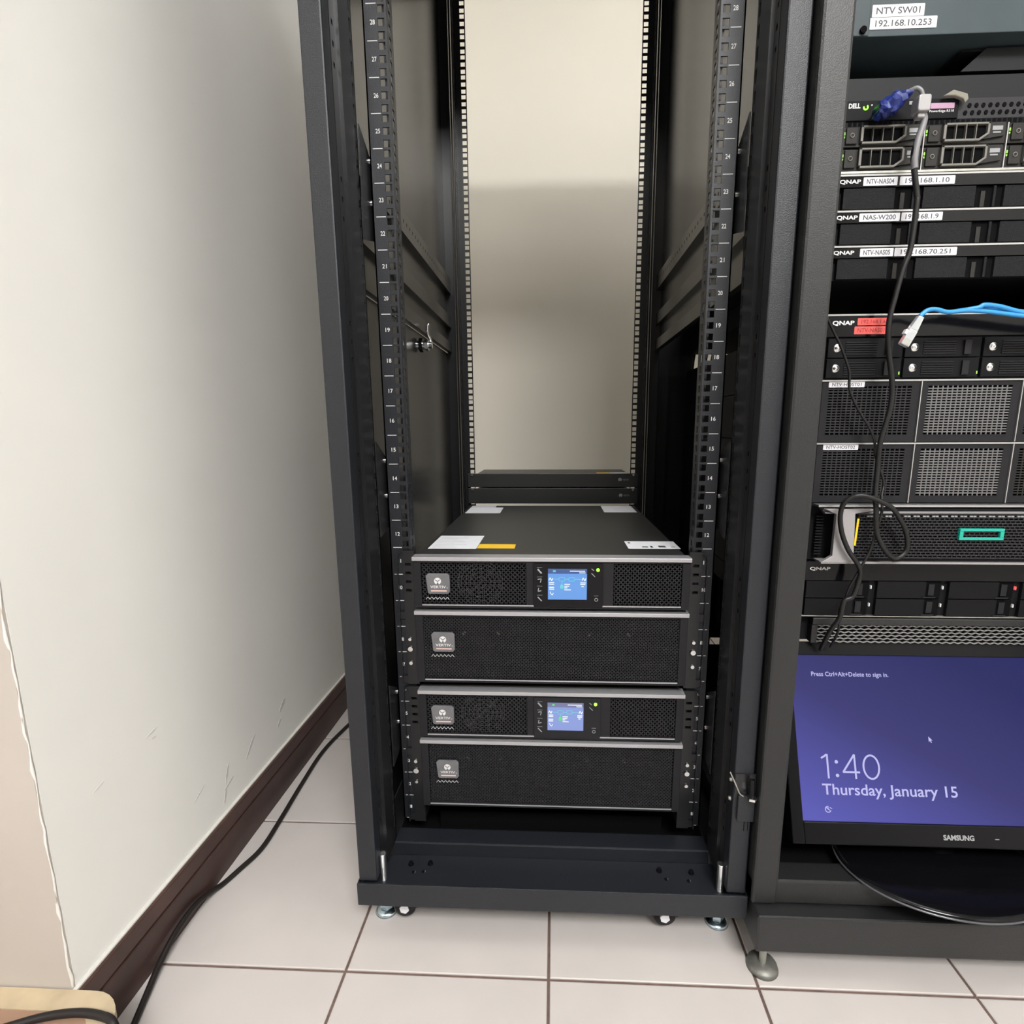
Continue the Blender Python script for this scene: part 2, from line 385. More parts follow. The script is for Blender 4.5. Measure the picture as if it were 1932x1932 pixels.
# ================================================================== left rack
Z1 = .0934               # z of "unit 0" ; bottom of unit n = Z1+n*U
RT = 1.97                # rack height
rk = thing('equipment_rack', (0, .36, 0), 'open black equipment rack with numbered rails, mostly empty, beside the wall', 'rack')
YFR = -.118              # front plane
for s in (-1, 1):
    X = lambda a: s*a
    # front post: outer tube, return with round holes, inner step with slots
    m = MB().box(X(.2975), X(.2690), YFR, YFR+.024, .118, RT)
    post = link('front_post', m, 'rack', rk, bev=.0022)
    m = MB(); z = .20; hs = []
    while z < 1.8:
        for k in range(3): hs.append((z+k*.0235, z+k*.0235+.0065))
        z += .176
    holed_side(m, X(.2690), X(.2715), YFR+.024, YFR+.040, .12, RT, YFR+.0295, YFR+.0345, hs)
    m.box(X(.2975), X(.2715), YFR+.024, YFR+.028, .12, RT)
    link('post_return', m, 'rackin', post)
    m = MB(); hs = []; z = .15
    while z < 1.9: hs.append((z, z+.0165)); z += .0250
    m.box(X(.2700), X(.2635), YFR+.040, YFR+.0425, .12, RT)
    holed_side(m, X(.2635), X(.2660), YFR+.0425, -.030, .12, RT, -.0405, -.0345, hs)
    m.box(X(.2635), X(.2975), -.032, -.030, .12, RT)
    link('slotted_web', m, 'rackin', post)
    # front mounting rail with square holes and printed unit numbers
    hs = []
    for n in range(1, 41):
        b = Z1+n*U
        for c in (.00635, .022225, .0381): hs.append((b+c-.00475, b+c+.00475))
    m = MB(); holed(m, min(X(.2245),X(.2575)), max(X(.2245),X(.2575)), 0, .002, Z1+U, Z1+41*U, min(X(.2275),X(.2370)), max(X(.2275),X(.2370)), hs)
    m.box(X(.2575), X(.2555), 0, .045, Z1+U, Z1+41*U)
    m2 = MB(); hs2 = [(a-.0003, b+.0003) for a, b in hs]
    holed_side(m2, X(.2245), X(.2262), .002, .030, Z1+U, Z1+41*U, .010, .0195, hs2)
    m.merge(m2)
    m.box(X(.2315), X(.2340), .0130, .0145, Z1+U, Z1+41*U)
    rail = link('mounting_rail', m, 'rack', rk)
    m = MB()
    for n in range(1, 34):
        b = Z1+n*U
        xa, xb = (.2385, .2525)
        m.box(X(xa), X(xb), -.00025, 0, b-.0005, b+.0005)
        st = str(n); wd = .0066 if n > 9 else .0030
        xc = .2440
        txt(m, st, X(xc)-wd/2, X(xc)+wd/2, b+U/2-.0030, b+U/2+.0030, -.00025)
    link('unit_numbers', m, 'white', rail)
    # rear rail, post
    yr = .698; hs = []
    for n in range(1, 41):
        b = Z1+n*U
        for c in (.00635, .022225, .0381): hs.append((b+c-.0050, b+c+.0050))
    m = MB(); holed(m, min(X(.2195),X(.2490)), max(X(.2195),X(.2490)), yr, yr+.002, Z1+U, Z1+41*U, min(X(.2220),X(.2330)), max(X(.2220),X(.2330)), hs)
    m2 = MB(); hs2 = [(Z1+n*U*.5, Z1+n*U*.5+.012) for n in range(2, 82)]
    holed_side(m2, X(.2490), X(.2475), yr-.030, yr, Z1+U, Z1+41*U, yr-.024, yr-.018, hs2); m.merge(m2)
    link('rear_rail', m, 'rackin', rk)
    m = MB().box(X(.2975), X(.268), .80, .845, .12, RT).box(X(.2975), X(.272), .745, .80, .12, RT).box(X(.2690), X(.2640), .735, .748, .12, RT)
    link('rear_post', m, 'rackin', rk, bev=.0015)
    # side beams
    for (za, zb, nm) in ((1.183, 1.222, 'perforated_beam'), (1.092, 1.122, 'side_beam'), (1.026, 1.052, 'side_beam')):
        if nm == 'perforated_beam':
            m = MB(); y = .03; xa, xb = X(.2850), X(.2830)
            zc = (za+zb)/2+.002
            m.box(xa, xb, -.03, .745, za, zc-.003).box(xa, xb, -.03, .745, zc+.003, zb)
            yy = -.03; y = .0
            while y < .72: m.box(xa, xb, yy, y, zc-.003, zc+.003); yy = y+.005; y += .0222
            m.box(xa, xb, yy, .745, zc-.003, zc+.003)
            m.box(X(.2975), X(.2850), -.03, .745, zb-.002, zb).box(X(.2975), X(.2850), -.03, .745, za, za+.002)
        else:
            m = MB().box(X(.2975), X(.2845), -.03, .745, za, zb)
        link(nm, m, 'panel', rk)
    # gusset plates that carry the front rail, with bolts
    for zc in (1.145, .72, .33, 1.60):
        pl = MB().prism([(-.034, zc-.070), (.045, zc-.050), (.045, zc+.030), (-.034, zc+.075)], 'x', X(.2615), X(.2595))
        gp = link('rail_bracket', pl, 'rackin', rk)
        for dz in (.045, -.010): link('bolt', MB().cyl((X(.2595), .005, zc+dz), (X(.2545), .005, zc+dz), .0045, 10), 'chrome', gp)
    # upper side panel
    link('side_panel', MB().box(X(.2985), X(.2960), -.028, .80, 1.06, RT-.03), 'panel', rk)
    # bottom side beam, levelling feet, casters, studs
    link('bottom_beam', MB().box(X(.2975), X(.262), -.030, .83, .085, .122), 'rackin', rk, bev=.0015)
# lower side panel only on the wall side, with its latch
lp = link('lower_side_panel', MB().box(-.2985, -.2960, -.028, .80, .125, 1.024), 'panel', rk)
lk = link('panel_latch', MB().cyl((-.2960, .395, .996), (-.279, .395, .996), .0100, 16).cyl((-.279, .395, .996), (-.272, .395, .996), .0125, 6).cyl((-.272, .395, .996), (-.264, .395, .996), .0075, 12), 'chrome', lp)
link('latch_nut', MB().cyl((-.292, .395, .996), (-.284, .395, .996), .0150, 6), 'gloss', lp)
lever = MB().tube([(-.268, .395, .992), (-.268, .398, 1.006), (-.273, .396, 1.018), (-.273, .394, 1.034), (-.270, .395, 1.040)], .0034, 8)
link('latch_lever', lever, 'chrome', lp)
# top frame, base, bottom pan
link('top_frame', MB().box(-.2975, .2975, YFR, YFR+.03, RT-.03, RT+.01).box(-.2975, .2975, .81, .845, RT-.010, RT+.01).box(-.2975, -.262, YFR+.03, .81, RT-.03, RT+.01).box(.262, .2975, YFR+.03, .81, RT-.03, RT+.01), 'rack', rk, bev=.002)
link('top_panel', MB().box(-.262, .262, YFR+.03, .81, RT+.003, RT+.009), 'rackin', rk)
base = link('base_plate', MB().box(-.2998, .2998, -.1235, -.1195, .0790, .1175).box(-.2998, -.2975, -.1195, .83, .0790, .1175).box(.2975, .2998, -.1195, .83, .0790, .1175), 'rack', rk, bev=.0015)
pan = MB().box(-.2965, .2965, -.1193, -.0475, .1020, .1050)
pan.box(-.262, .262, -.0475, -.0455, .0930, .1275).box(-.262, .262, -.0455, -.012, .1250, .1275).box(-.262, .262, -.012, -.010, .0930, .1250)
link('front_pan', pan, 'rack', rk, bev=.0011)
link('bottom_plate', MB().box(-.262, .262, -.010, .80, .0925, .0945).box(-.20, .20, .030, .034, .0945, .128), 'dark', rk)
for x, y in ((-.197, -.066), (-.229, -.068), (.178, -.066), (.229, -.068)):
    sc_ = link('pan_screw', MB().cyl((x, y, .105), (x, y, .1095), .0048, 12, .0035), 'gloss', rk)
    dx = .008 if x in (-.229, .178) else -.008
    link('pan_hole', MB().cyl((x+dx, y-.016, .105), (x+dx, y-.016, .1055), .0030, 10), 'dark', rk)
    link('hole_arc', MB().tube([(x+dx+.0030*math.cos(a), y-.016+.0030*math.sin(a), .1056) for a in [-.6+.2*k for k in range(7)]], .0005, 5, 1), 'steel', rk)  # thin steel arc along one side of the hole
for s in (-1, 1):
    st = link('threaded_stud', MB().cyl((s*.2645, -.100, .1050), (s*.2645, -.100, .1530), .0052, 14), 'chrome', rk)
    th = MB()
    for k in range(31): th.cyl((s*.2645, -.100, .1065+k*.0015), (s*.2645, -.100, .1073+k*.0015), .0058, 14)
    link('thread', th, 'chrome', st)
    for y in (-.052, .78):
        ft = link('levelling_foot', MB().lathe([(0, .007), (.010, .007), (.0175, .0045), (.0195, .0), (0, 0)], (s*.2795, y, 0), 28), 'zinc', rk)
        link('foot_stem', MB().cyl((s*.2795, y, .006), (s*.2795, y, .082), .0052, 12), 'zinc', ft)
        for za in (.0080, .0185): link('lock_nut', MB().cyl((s*.2795, y, za), (s*.2795, y, za+.0090), .0118, 6), 'zinc', ft)
for x, y in ((-.2405, -.068), (.1875, -.068), (-.2405, .74), (.1875, .74)):
    ca = link('caster', MB().box(x-.020, x+.020, y-.010, y+.022, .074, .0925).box(x-.0215, x-.0185, y-.009, y+.012, .030, .075).box(x+.0185, x+.0215, y-.009, y+.012, .030, .075), 'rubber', rk)
    link('wheel', MB().lathe([(0, -.0115), (.0165, -.0115), (.0185, -.0095), (.0185, .0095), (.0165, .0115), (0, .0115)], (x, y, .0325), 28, 'y'), 'gloss', ca)
    link('hub_cap', MB().cyl((x, y-.0135, .0305), (x, y-.0115, .0305), .0082, 6), 'paper', ca)
# door hinge bracket with pin on the right post
hb = link('hinge_bracket', MB().box(.2750, .2994, YFR-.0050, YFR, .2445, .2868), 'rack', rk, bev=.0010)
link('bracket_cup', MB().prism([(.2700, YFR-.0015), (.2995, YFR-.0015), (.2995, YFR), (.2700, YFR)], 'z', .2868, .3200), 'rackin', hb)
link('pin_collar', MB().cyl((.2915, -.1290, .2868), (.2915, -.1290, .2905), .0078, 6), 'chrome', hb)
link('hinge_pin', MB().cyl((.2910, -.1290, .2905), (.2905, -.1285, .3175), .0040, 12, .0034), 'gloss', hb)
link('bracket_curl', MB().tube([(.2620, -.1190, .3224), (.2665, -.1215, .3125), (.2700, -.1230, .3047), (.2735, -.1232, .2965), (.2770, -.1232, .2900), (.2816, -.1232, .2868)], .0011, 6), 'steel', hb)
for z in (.3025, .2715): link('hinge_screw', MB().cyl((.2690, YFR+.011, z), (.2660, YFR+.011, z), .0034, 10, .0024), 'steel', hb)
link('hinge_slot', MB().box(.2870, .2880, YFR-.0004, YFR, .226, .244).box(.2925, .2932, YFR-.0004, YFR, .226, .244), 'dark', rk)

# ------------------------------------------------------------------ UPS and battery units
def emblem(mb, cx, cz, r, y):
    """round emblem: disc with a V notch and a cut at the foot"""
    pts = []
    for k in range(41):
        t = math.radians(-68+316*k/40)
        pts.append((cx+r*math.cos(t), cz+r*math.sin(t)))
    # lower notch back to the centre
    vs = [(cx, y, cz-.25*r)]+[(x, y, z) for x, z in pts]
    mb.add(vs, [(0, k+1, k+2) for k in range(40)])
    return mb
def badge(t, x0, x1, z0, z1, y):
    b = link('badge', MB().prism([(x0-.001, z1-.004), (x0+.0015, z0+.002), (x0+.0045, z0), (x1-.003, z0), (x1, z0+.004), (x1, z1-.003), (x1-.004, z1), (x0+.003, z1)], 'y', y-.0035, y), 'badge', t, bev=.0008)
    b['label'] = 'grey film covered maker badge'
    cx = (x0+x1)/2; m = emblem(MB(), cx-.0005, z0+(z1-z0)*.64, (z1-z0)*.165, y-.0037)
    txt(m, 'VERTIV', cx-.0125, cx+.0125, z0+(z1-z0)*.29, z0+(z1-z0)*.42, y-.0037)
    txt(m, 'TM', cx+.0132, cx+.0155, z0+(z1-z0)*.29, z0+(z1-z0)*.33, y-.0037)
    link('badge_lettering', m, 'white', b)
    v = MB().bar((cx-.0042, z0+(z1-z0)*.71), (cx-.0005, z0+(z1-z0)*.62), .0013, y-.0040, y-.0038).bar((cx+.0032, z0+(z1-z0)*.71), (cx-.0005, z0+(z1-z0)*.62), .0013, y-.0040, y-.0038)
    link('emblem_notch', v, 'badge', b)
    link('badge_line', MB().box(x0+.007, x1-.005, y-.0038, y-.0035, z0+.0045, z0+.0065), 'orange', b)
    zz = MB(); n = 12; xa = x0-.002
    for k in range(n):
        za, zb = (z0-.0095, z0-.0055) if k % 2 == 0 else (z0-.0055, z0-.0095)
        zz.bar((xa+k*.0031, za), (xa+(k+1)*.0031, zb), .0007, y-.0012, y-.0006)
    link('grille_highlight', zz, 'inkgrey', b)
YU = -.022
def chassis(t, z0, z1, depth, top='devtop'):
    link('chassis', MB().box(-.2145, .2145, YU+.020, YU+depth, z0+.001, z1-.003), top, t, bev=.0008)
    fr = MB()
    fr.box(-.2160, -.2040, YU, YU+.020, z0, z1-.006).box(.2040, .2160, YU, YU+.020, z0, z1-.006)
    fr.box(-.2040, .2040, YU, YU+.020, z0, z0+.0055).box(-.2040, .2040, YU, YU+.020, z1-.010, z1-.006)
    f = link('bezel_frame', fr, 'bezel', t, bev=.0006)
    link('top_strip', MB().box(-.2170, .2170, YU-.0035, YU+.020, z1-.0062, z1), 'trim', f, bev=.0006)
    link('lower_strip', MB().box(-.2035, .2035, YU-.0012, YU, z0+.0042, z0+.0060), 'trim', f)
    link('bezel_back', MB().box(-.2040, .2040, YU+.0165, YU+.0195, z0+.0055, z1-.010), 'dark', f)
    return f
def lcd(t, x0, x1, z0, z1, y, v):
    hd = .155*(z1-z0)
    sc = link('display', MB().box(x0, x1, y-.0006, y, z0, z1), 'lcd' if v == 0 else 'lcd2', t)
    link('display_header', MB().box(x0, x1, y-.0008, y-.0006, z1-hd, z1), 'lcdhead' if v == 0 else 'lcdhead2', sc)
    W, H = x1-x0, z1-z0
    px = lambda a: x0+a*W
    pz = lambda b: z0+b*H
    wm = MB(); e = y-.0009
    for a in (.08, .93):
        q = [(a-.06, .60), (a-.03, .70), (a+.0, .62), (a+.03, .72), (a+.05, .62)]
        q = [(a-.055, .63), (a-.025, .715), (a+.015, .615), (a+.045, .70)]
        for i in range(3): wm.bar((px(q[i][0]), pz(q[i][1])), (px(q[i+1][0]), pz(q[i+1][1])), .0012, e, e+.0003)
    q = [(.055, .26), (.08, .18), (.115, .15), (.14, .22)]
    for i in range(3): wm.bar((px(q[i][0]), pz(q[i][1])), (px(q[i+1][0]), pz(q[i+1][1])), .0010, e, e+.0003)
    for (a, b, wdt) in ((.03,.555,.13),(.03,.50,.13),(.03,.40,.13),(.03,.34,.13),(.42,.50,.15),(.42,.44,.13),(.42,.385,.08),(.42,.32,.17),(.83,.55,.14),(.83,.495,.13),(.86,.43,.06),(.56,.93,.39),(.80,.875,.16)):
        wm.box(px(a), px(a+wdt), e, e+.0003, pz(b)-.0006, pz(b)+.0008)
    link('display_text', wm, 'lcdwhite', sc)
    cm = MB()
    for a, b in ((.14, .28), (.44, .53), (.69, .86)): cm.bar((px(a), pz(.665)), (px(b), pz(.665)), .0009, e, e+.0003)
    for a in (.36, .61):
        rr = rrect(px(a-.075), px(a+.075), pz(.605), pz(.725), .0016, 3)
        for i in range(len(rr)): cm.bar(rr[i], rr[(i+1) % len(rr)], .0007, e, e+.0003)
    cm.bar((px(.36), pz(.60)), (px(.36), pz(.50)), .0008, e, e+.0003)
    link('display_diagram', cm, 'lcdcyan', sc)
    link('battery_icon', MB().box(px(.315), px(.395), e, e+.0003, pz(.36), pz(.48)).box(px(.34), px(.37), e, e+.0003, pz(.48), pz(.51)).box(px(.13), px(.20), e, e+.0003, pz(.90), pz(.955)), 'lcdgreen' if v else 'lcdcyan', sc)
def ups(name_label, z0, z1, v, loc):
    t = thing('power_supply', loc, name_label, 'power supply', 'power supply units in the open rack')
    f = chassis(t, z0, z1, .59)
    za, zb = z0+.0050, z1-.0095
    link('left_grille', lattice(MB(), -.2040, -.0370, za, zb, .0072, .0015, YU+.004, YU+.0062), 'mesh', t)
    link('right_grille', lattice(MB(), .0980, .2040, za, zb, .0072, .0015, YU+.004, YU+.0062), 'mesh', t)
    # divider pillars and the control panel between the grilles
    link('divider_pillar', MB().box(-.0375, -.0260, YU, YU+.012, za, zb), 'bezel', t, bev=.0005); link('divider_pillar', MB().box(.0820, .0985, YU, YU+.012, za, zb), 'bezel', t, bev=.0005)
    cp = link('control_panel', MB().prism(rrect(-.0260, .0820, za-.001, zb+.0005, .002), 'y', YU-.0022, YU+.010), 'gloss' if v == 0 else 'bezel', t)
    cp['label'] = 'control panel with lit display'
    ys = YU-.0023
    lcd(cp, -.0035 if v == 0 else -.0040, .0570 if v == 0 else .0545, z0+.0165 if v == 0 else z0+.0180, z1-.0175, ys, v)
    k = MB(); cz = (za+zb)/2
    for j, kind in enumerate(('wrench', 'up', 'down', 'back')):
        zc = zb-.0125-j*.0148; xc = -.0165
        k.box(xc-.0042, xc+.0042, ys-.0004, ys-.0001, zc+.0060, zc+.0064)
        if kind == 'wrench': k.bar((xc-.0030, zc+.0040), (xc+.0030, zc-.0030), .0024, ys-.0004, ys-.0001)
        elif kind == 'up': k.bar((xc-.003, zc+.0022), (xc+.0026, zc+.0032), .0013, ys-.0004, ys-.0001).bar((xc+.0026, zc+.0032), (xc+.0010, zc-.0030), .0013, ys-.0004, ys-.0001)
        elif kind == 'down': k.bar((xc-.0015, zc+.0034), (xc-.0024, zc-.0026), .0013, ys-.0004, ys-.0001).bar((xc-.0024, zc-.0026), (xc+.0026, zc-.0012), .0013, ys-.0004, ys-.0001)
        else: k.bar((xc-.003, zc+.0034), (xc+.0032, zc-.0034), .0016, ys-.0004, ys-.0001)
    link('key_icons', k, 'offwhite', cp)
    k = MB().bar((.0640, zb-.0075), (.0675, zb-.0105), .0010, ys-.0004, ys-.0001).bar((.0640, zb-.0150), (.0695, zb-.0205), .0010, ys-.0004, ys-.0001)
    k.box(.0680, .0750, ys-.0004, ys-.0001, z0+.0225, z0+.0229)
    for i in range(16):
        a, b = 2*math.pi*i/16, 2*math.pi*(i+1)/16
        k.bar((.0718+.0024*math.cos(a), z0+.0165+.0024*math.sin(a)), (.0718+.0024*math.cos(b), z0+.0165+.0024*math.sin(b)), .0008, ys-.0004, ys-.0001)
    link('power_key_icon', k, 'offwhite', cp)
    link('status_light', MB().cyl((.0738, ys-.0012, zb-.0095), (.0738, ys, zb-.0095), .0026, 12), 'green', cp)
    # fan guard behind the left grille
    fg = MB(); cx, cz = -.1115, (za+zb)/2
    for r in (.0095, .0165, .0235, .0305, .0355):
        pts = [(cx+r*math.cos(2*math.pi*i/28), YU+.0100, cz+min(max(r*math.sin(2*math.pi*i/28), -.0345), .0345)) for i in range(29)]
        fg.tube(pts, .0008, 5, 1)
    for a in (45, 135):
        dx, dz = .0345*math.cos(math.radians(a)), .0345*math.sin(math.radians(a))
        fg.tube([(cx-dx, YU+.0100, cz-dz), (cx+dx, YU+.0100, cz+dz)], .0008, 5, 1)
    link('fan_guard', fg, 'trim', t)
    badge(t, -.1955, -.1585, z0+.0230, z0+.0230+.0335, YU-.0015+.004)
    return t
def battery(name_label, z0, z1, loc):
    t = thing('battery_unit', loc, name_label, 'battery unit', 'battery units in the open rack')
    chassis(t, z0, z1, .59)
    za, zb = z0+.0050, z1-.0095
    link('grille', lattice(MB(), -.2040, .2040, za, zb, .0058, .0014, YU+.004, YU+.0062), 'mesh', t)
    for x, z in ((-.140, z1-.042), (-.084, z1-.042), (.063, z1-.042), (.125, z1-.042)):
        link('recessed_screw', MB().cyl((x, YU+.012, z), (x, YU+.0165, z), .0030, 10), 'steel', t)
    badge(t, -.1905, -.1535, z0+.053, z0+.086, YU+.0025)
    return t
u1 = ups('upper power supply with bright blue display and stickers on its top', .5335, .6170, 0, (0, .27, .5335))
b1 = battery('upper battery unit with full width mesh front, under the upper power supply', .4065, .5285, (0, .27, .4065))
u2 = ups('lower power supply with pale display, between the two battery units', .3085, .3925, 1, (0, .27, .3085))
b2 = battery('lowest battery unit with full width mesh front, bottom of the stack', .1795, .3040, (0, .27, .1795))
# stickers on top of the upper unit
zt = .6142
def sticker(nm, x0, x1, y0, y1, m, t=u1): return link(nm, MB().box(x0, x1, y0, y1, zt-.0004, zt), m, t)
a = sticker('top_sticker', -.2085, -.1260, .049, .161, 'paper'); a['label'] = 'large white top sticker with fine print'
pm = MB()
for k in range(9):
    yy = .058+k*.011; pm.box(-.203, -.203+random.uniform(.03, .07), yy, yy+.0018, zt, zt+.0001)
link('fine_print', pm, 'inkgrey', a)
sticker('warning_sticker', -.1250, -.0610, .054, .087, 'yellow')['label'] = 'yellow warning sticker'
a = sticker('top_sticker', .1312, .2180, .056, .117, 'paper'); a['label'] = 'white sticker with small diagrams'
pm = MB().box(.136,.140,.098,.108,zt,zt+.0001).box(.156,.166,.066,.074,zt,zt+.0001).box(.170,.174,.064,.078,zt,zt+.0001).box(.184,.196,.066,.080,zt,zt+.0001).box(.205,.212,.068,.072,zt,zt+.0001)
link('fine_print', pm, 'ink', a)
a = sticker('rear_sticker', -.2085, -.1240, .440, .534, 'paper'); sticker('rear_sticker', -.2085, -.1450, .5345, .566, 'paperlit')
sticker('rear_sticker', .1268, .2050, .458, .566, 'paper')

# slotted mounting ears that carry each pair
def ear(s, z0, z1, label, scr):
    t = thing('mounting_bracket', (s*.235, .0, z0), label, 'bracket', 'mounting brackets of the power units')
    X = lambda a: s*a
    m = MB(); hs = [(z1-.0245-k*.0145, z1-.0200-k*.0145) for k in range(4)]
    xs = sorted((X(.2180), X(.2375))); hx = sorted((X(.2240), X(.2335)))
    holed(m, xs[0], xs[1], -.0045, -.0020, z0, z1-.0025, hx[0], hx[1], hs)
    sx = sorted((X(.2450), X(.2468))); m.box(sx[0], sx[1], -.0065, -.0020, z0, z1-.0110)
    q = [(X(.2180), z1-.0012)]+[(X(.2355+.0104*math.sin(a)), z1-.0116+.0104*math.cos(a)) for a in [math.pi/2*k/8 for k in range(9)]]
    for a_, b_ in zip(q, q[1:]): m.bar(a_, b_, .0022, -.0060, -.0020)
    for zz in (z0+.002, (z0+z1)/2): m.box(min(X(.2375), X(.2450)), max(X(.2375), X(.2450)), -.0040, -.0020, zz, zz+.012)
    plate = link('face_plate', m, 'rackin', t)
    link('slide_arm', MB().box(X(.2180), X(.2200), -.0020, .690, z0+.004, z0+.045), 'rackin', t)
    for z, r in scr:
        link('screw', MB().cyl((X(.2305), -.0045, z), (X(.2305), -.0075, z), r, 12, r*.75), 'chrome', t)
    return t
ear(-1, .394, .6225, 'upper left slotted bracket holding the upper power supply', [(.4735, .0036), (.4565, .0055), (.4320, .0040)])
ear(1, .394, .6225, 'upper right slotted bracket holding the upper power supply', [(.4735, .0036), (.4565, .0055), (.4320, .0040)])
ear(-1, .135, .390, 'lower left slotted bracket holding the lower power supply', [(.2520, .0040), (.2340, .0062), (.2130, .0034)])
ear(1, .135, .390, 'lower right slotted bracket holding the lower power supply', [(.2560, .0040), (.2400, .0055), (.2170, .0040)])

# ------------------------------------------------------------------ two rear power strips
for i, (za, zb, lb) in enumerate(((.6500, .6885, 'upper slim black unit at the rear rails with yellow tag on top'), (.6030, .6465, 'lower slim black unit at the rear rails behind the stickers'))):
    t = thing('power_strip', (0, .77, za), lb, 'power strip', 'slim rear units')
    link('housing', MB().box(-.240, .240, .690, .694, za, zb).box(-.215, .215, .694, .86, za+.002, zb-.001), 'devtop', t, bev=.001)
    m = emblem(MB(), .1905 if i == 0 else .1935, (za+zb)/2+.002, .0050, .6896)
    txt(m, 'VERTIV', .1975 if i == 0 else .2005, .2155 if i == 0 else .2185, (za+zb)/2-.0005, (za+zb)/2+.0040, .6896)
    link('lettering', m, 'offwhite', t)
    for s in (-1, 1): link('screw', MB().cyl((s*.2275, .690, zb-.004), (s*.2275, .687, zb-.004), .0035, 8), 'chrome', t)
    if i == 0:
        link('yellow_tag', MB().box(.127, .165, .700, .735, zb-.001, zb-.0005), 'yellow', t); link('white_tag', MB().box(.165, .213, .700, .735, zb-.001, zb-.0005), 'paper', t)

# ================================================================== right rack
RC = .598
r2 = thing('server_rack', (RC, .35, 0), 'full dark grey server rack on the right, loaded with servers', 'rack')
X0, X1 = RC-.298, RC+.298
Y2 = -.136
for s in (-1, 1):
    X = lambda a: RC+s*a
    link('front_post', MB().box(X(.298), X(.2610), Y2, Y2+.040, .118, RT), 'rack2', r2, bev=.004)
    link('post_flange', MB().box(X(.2610), X(.2585), Y2+.028, Y2+.040, .158, RT), 'rackin', r2)
    link('device_rail', MB().box(X(.2250), X(.2560), .0, .002, .16, RT).box(X(.2560), X(.2540), .002, .04, .16, RT), 'rackin', r2)
    link('rear_post', MB().box(X(.298), X(.262), .80, .84, .118, RT), 'rackin', r2)
    link('side_beam', MB().box(X(.298), X(.285), -.09, .80, 1.10, 1.14), 'rackin', r2)
    link('floor_beam', MB().box(X(.298), X(.262), -.09, .80, .118, .155), 'rackin', r2)
link('side_panel', MB().box(X1-.003, X1, -.09, .80, .16, RT), 'rackin', r2)
link('top_frame', MB().box(X0, X1, Y2, .84, RT-.04, RT+.01), 'rack2', r2, bev=.003)
link('lower_rail', MB().box(X0, X1, Y2+.002, Y2+.040, .1185, .1575), 'rack2', r2, bev=.003)
link('base', MB().box(X0+.003, X1+.003, Y2-.020, .84, .0560, .1165), 'rack2', r2, bev=.003)
link('shelf_floor', MB().box(X0+.037, X1-.037, Y2+.040, .79, .140, .1440), 'dark', r2)
link('rear_plate', MB().box(X0+.04, X1-.04, .830, .834, .15, .46), 'dark', r2)
link('rear_blind', MB().box(X0+.004, X1-.004, .8405, .8440, .16, .985).box(X0+.004, X1-.004, .8405, .8440, 1.065, RT-.04).box(X0+.004, X0+.112, .8405, .8440, .985, 1.065).box(X1-.020, X1-.004, .8405, .8440, .985, 1.065), 'rackin', r2)  # added dark sheet hiding the bright wall, opening left for glimpses
for s, y in ((-1, -.128), (1, -.128), (-1, .78), (1, .78)):
    x = .3265 if s < 0 else .870
    ft = link('levelling_foot', MB().lathe([(0, .010), (.010, .0098), (.0215, .0065), (.0235, .0), (0, 0)], (x, y, 0), 28), 'footpad', r2)
    link('foot_stem', MB().cyl((x, y, .0095), (x, y, .0562), .0052, 14), 'steel', ft)

YD = -.018
zr = lambda n: .0804+n*U
XA, XB = .3775, .8185       # device body
DEPTH = .77
def dev(name, n0, n1, label, cat, m='device', depth=DEPTH, group='rack devices in the right rack', ears=True, y=YD):
    z0, z1 = zr(n0)+.0004, zr(n1)-.0004
    t = thing(name, (RC, y+depth/2, z0), label, cat, group)
    link('chassis', MB().box(XA, XB, y+.004, y+depth, z0+.0006, z1-.0006), m, t)
    if ears:
        link('mounting_ear', MB().box(RC-.2400, XA, y+.001, min(y+.0165, -.0006), z0, z1), 'device', t)
        link('mounting_ear', MB().box(XB, RC+.2400, y+.001, min(y+.0165, -.0006), z0, z1), 'device', t)
    return t, z0, z1
def tape(t, x0, x1, z0, z1, y, s, m='paperlit', ink='ink', mx=.08, mz=.22, tilt=0):
    a = link('name_label', MB().prism(rrect(x0, x1, z0, z1, .0008, 2), 'y', y-.0007, y), m, t)
    w_, h_ = x1-x0, z1-z0
    link('lettering', txt(MB(), s, x0+w_*mx, x1-w_*mx, z0+h_*mz, z1-h_*mz, y-.0008), ink, a); return a

# --- network switch at the top edge
t, z0, z1 = dev('network_switch', 27.64, 28.64, 'grey network switch with two stacked white name labels, top of the right rack', 'switch', 'swgrey', .32, ears=False)
link('faceplate', MB().box(.3890, .8185, YD-.001, YD+.004, z0, z1), 'swgrey', t, bev=.0008)
link('ear_plate', MB().box(.359, .4085, YD-.003, YD-.001, z0, z1), 'swgrey', t, bev=.001)
link('ear_screw', MB().cyl((.4005, YD-.006, z0+.006), (.4005, YD-.003, z0+.006), .0042, 10), 'dark', t)
tape(t, .4110, .4760, 1.3308, 1.3445, YD-.001, 'NTV SW01')
tape(t, .4095, .4930, 1.3170, 1.3302, YD-.001, '192.168.10.253')
pm = link('port_block', MB().box(.6180, .8050, YD-.003, YD-.001, z0+.006, z1-.006), 'device', t)
for k in range(12):
    link('port', MB().box(.6220+k*.0150, .6220+k*.0150+.0115, YD-.0034, YD-.003, z0+.010, z0+.022), 'dark', pm)
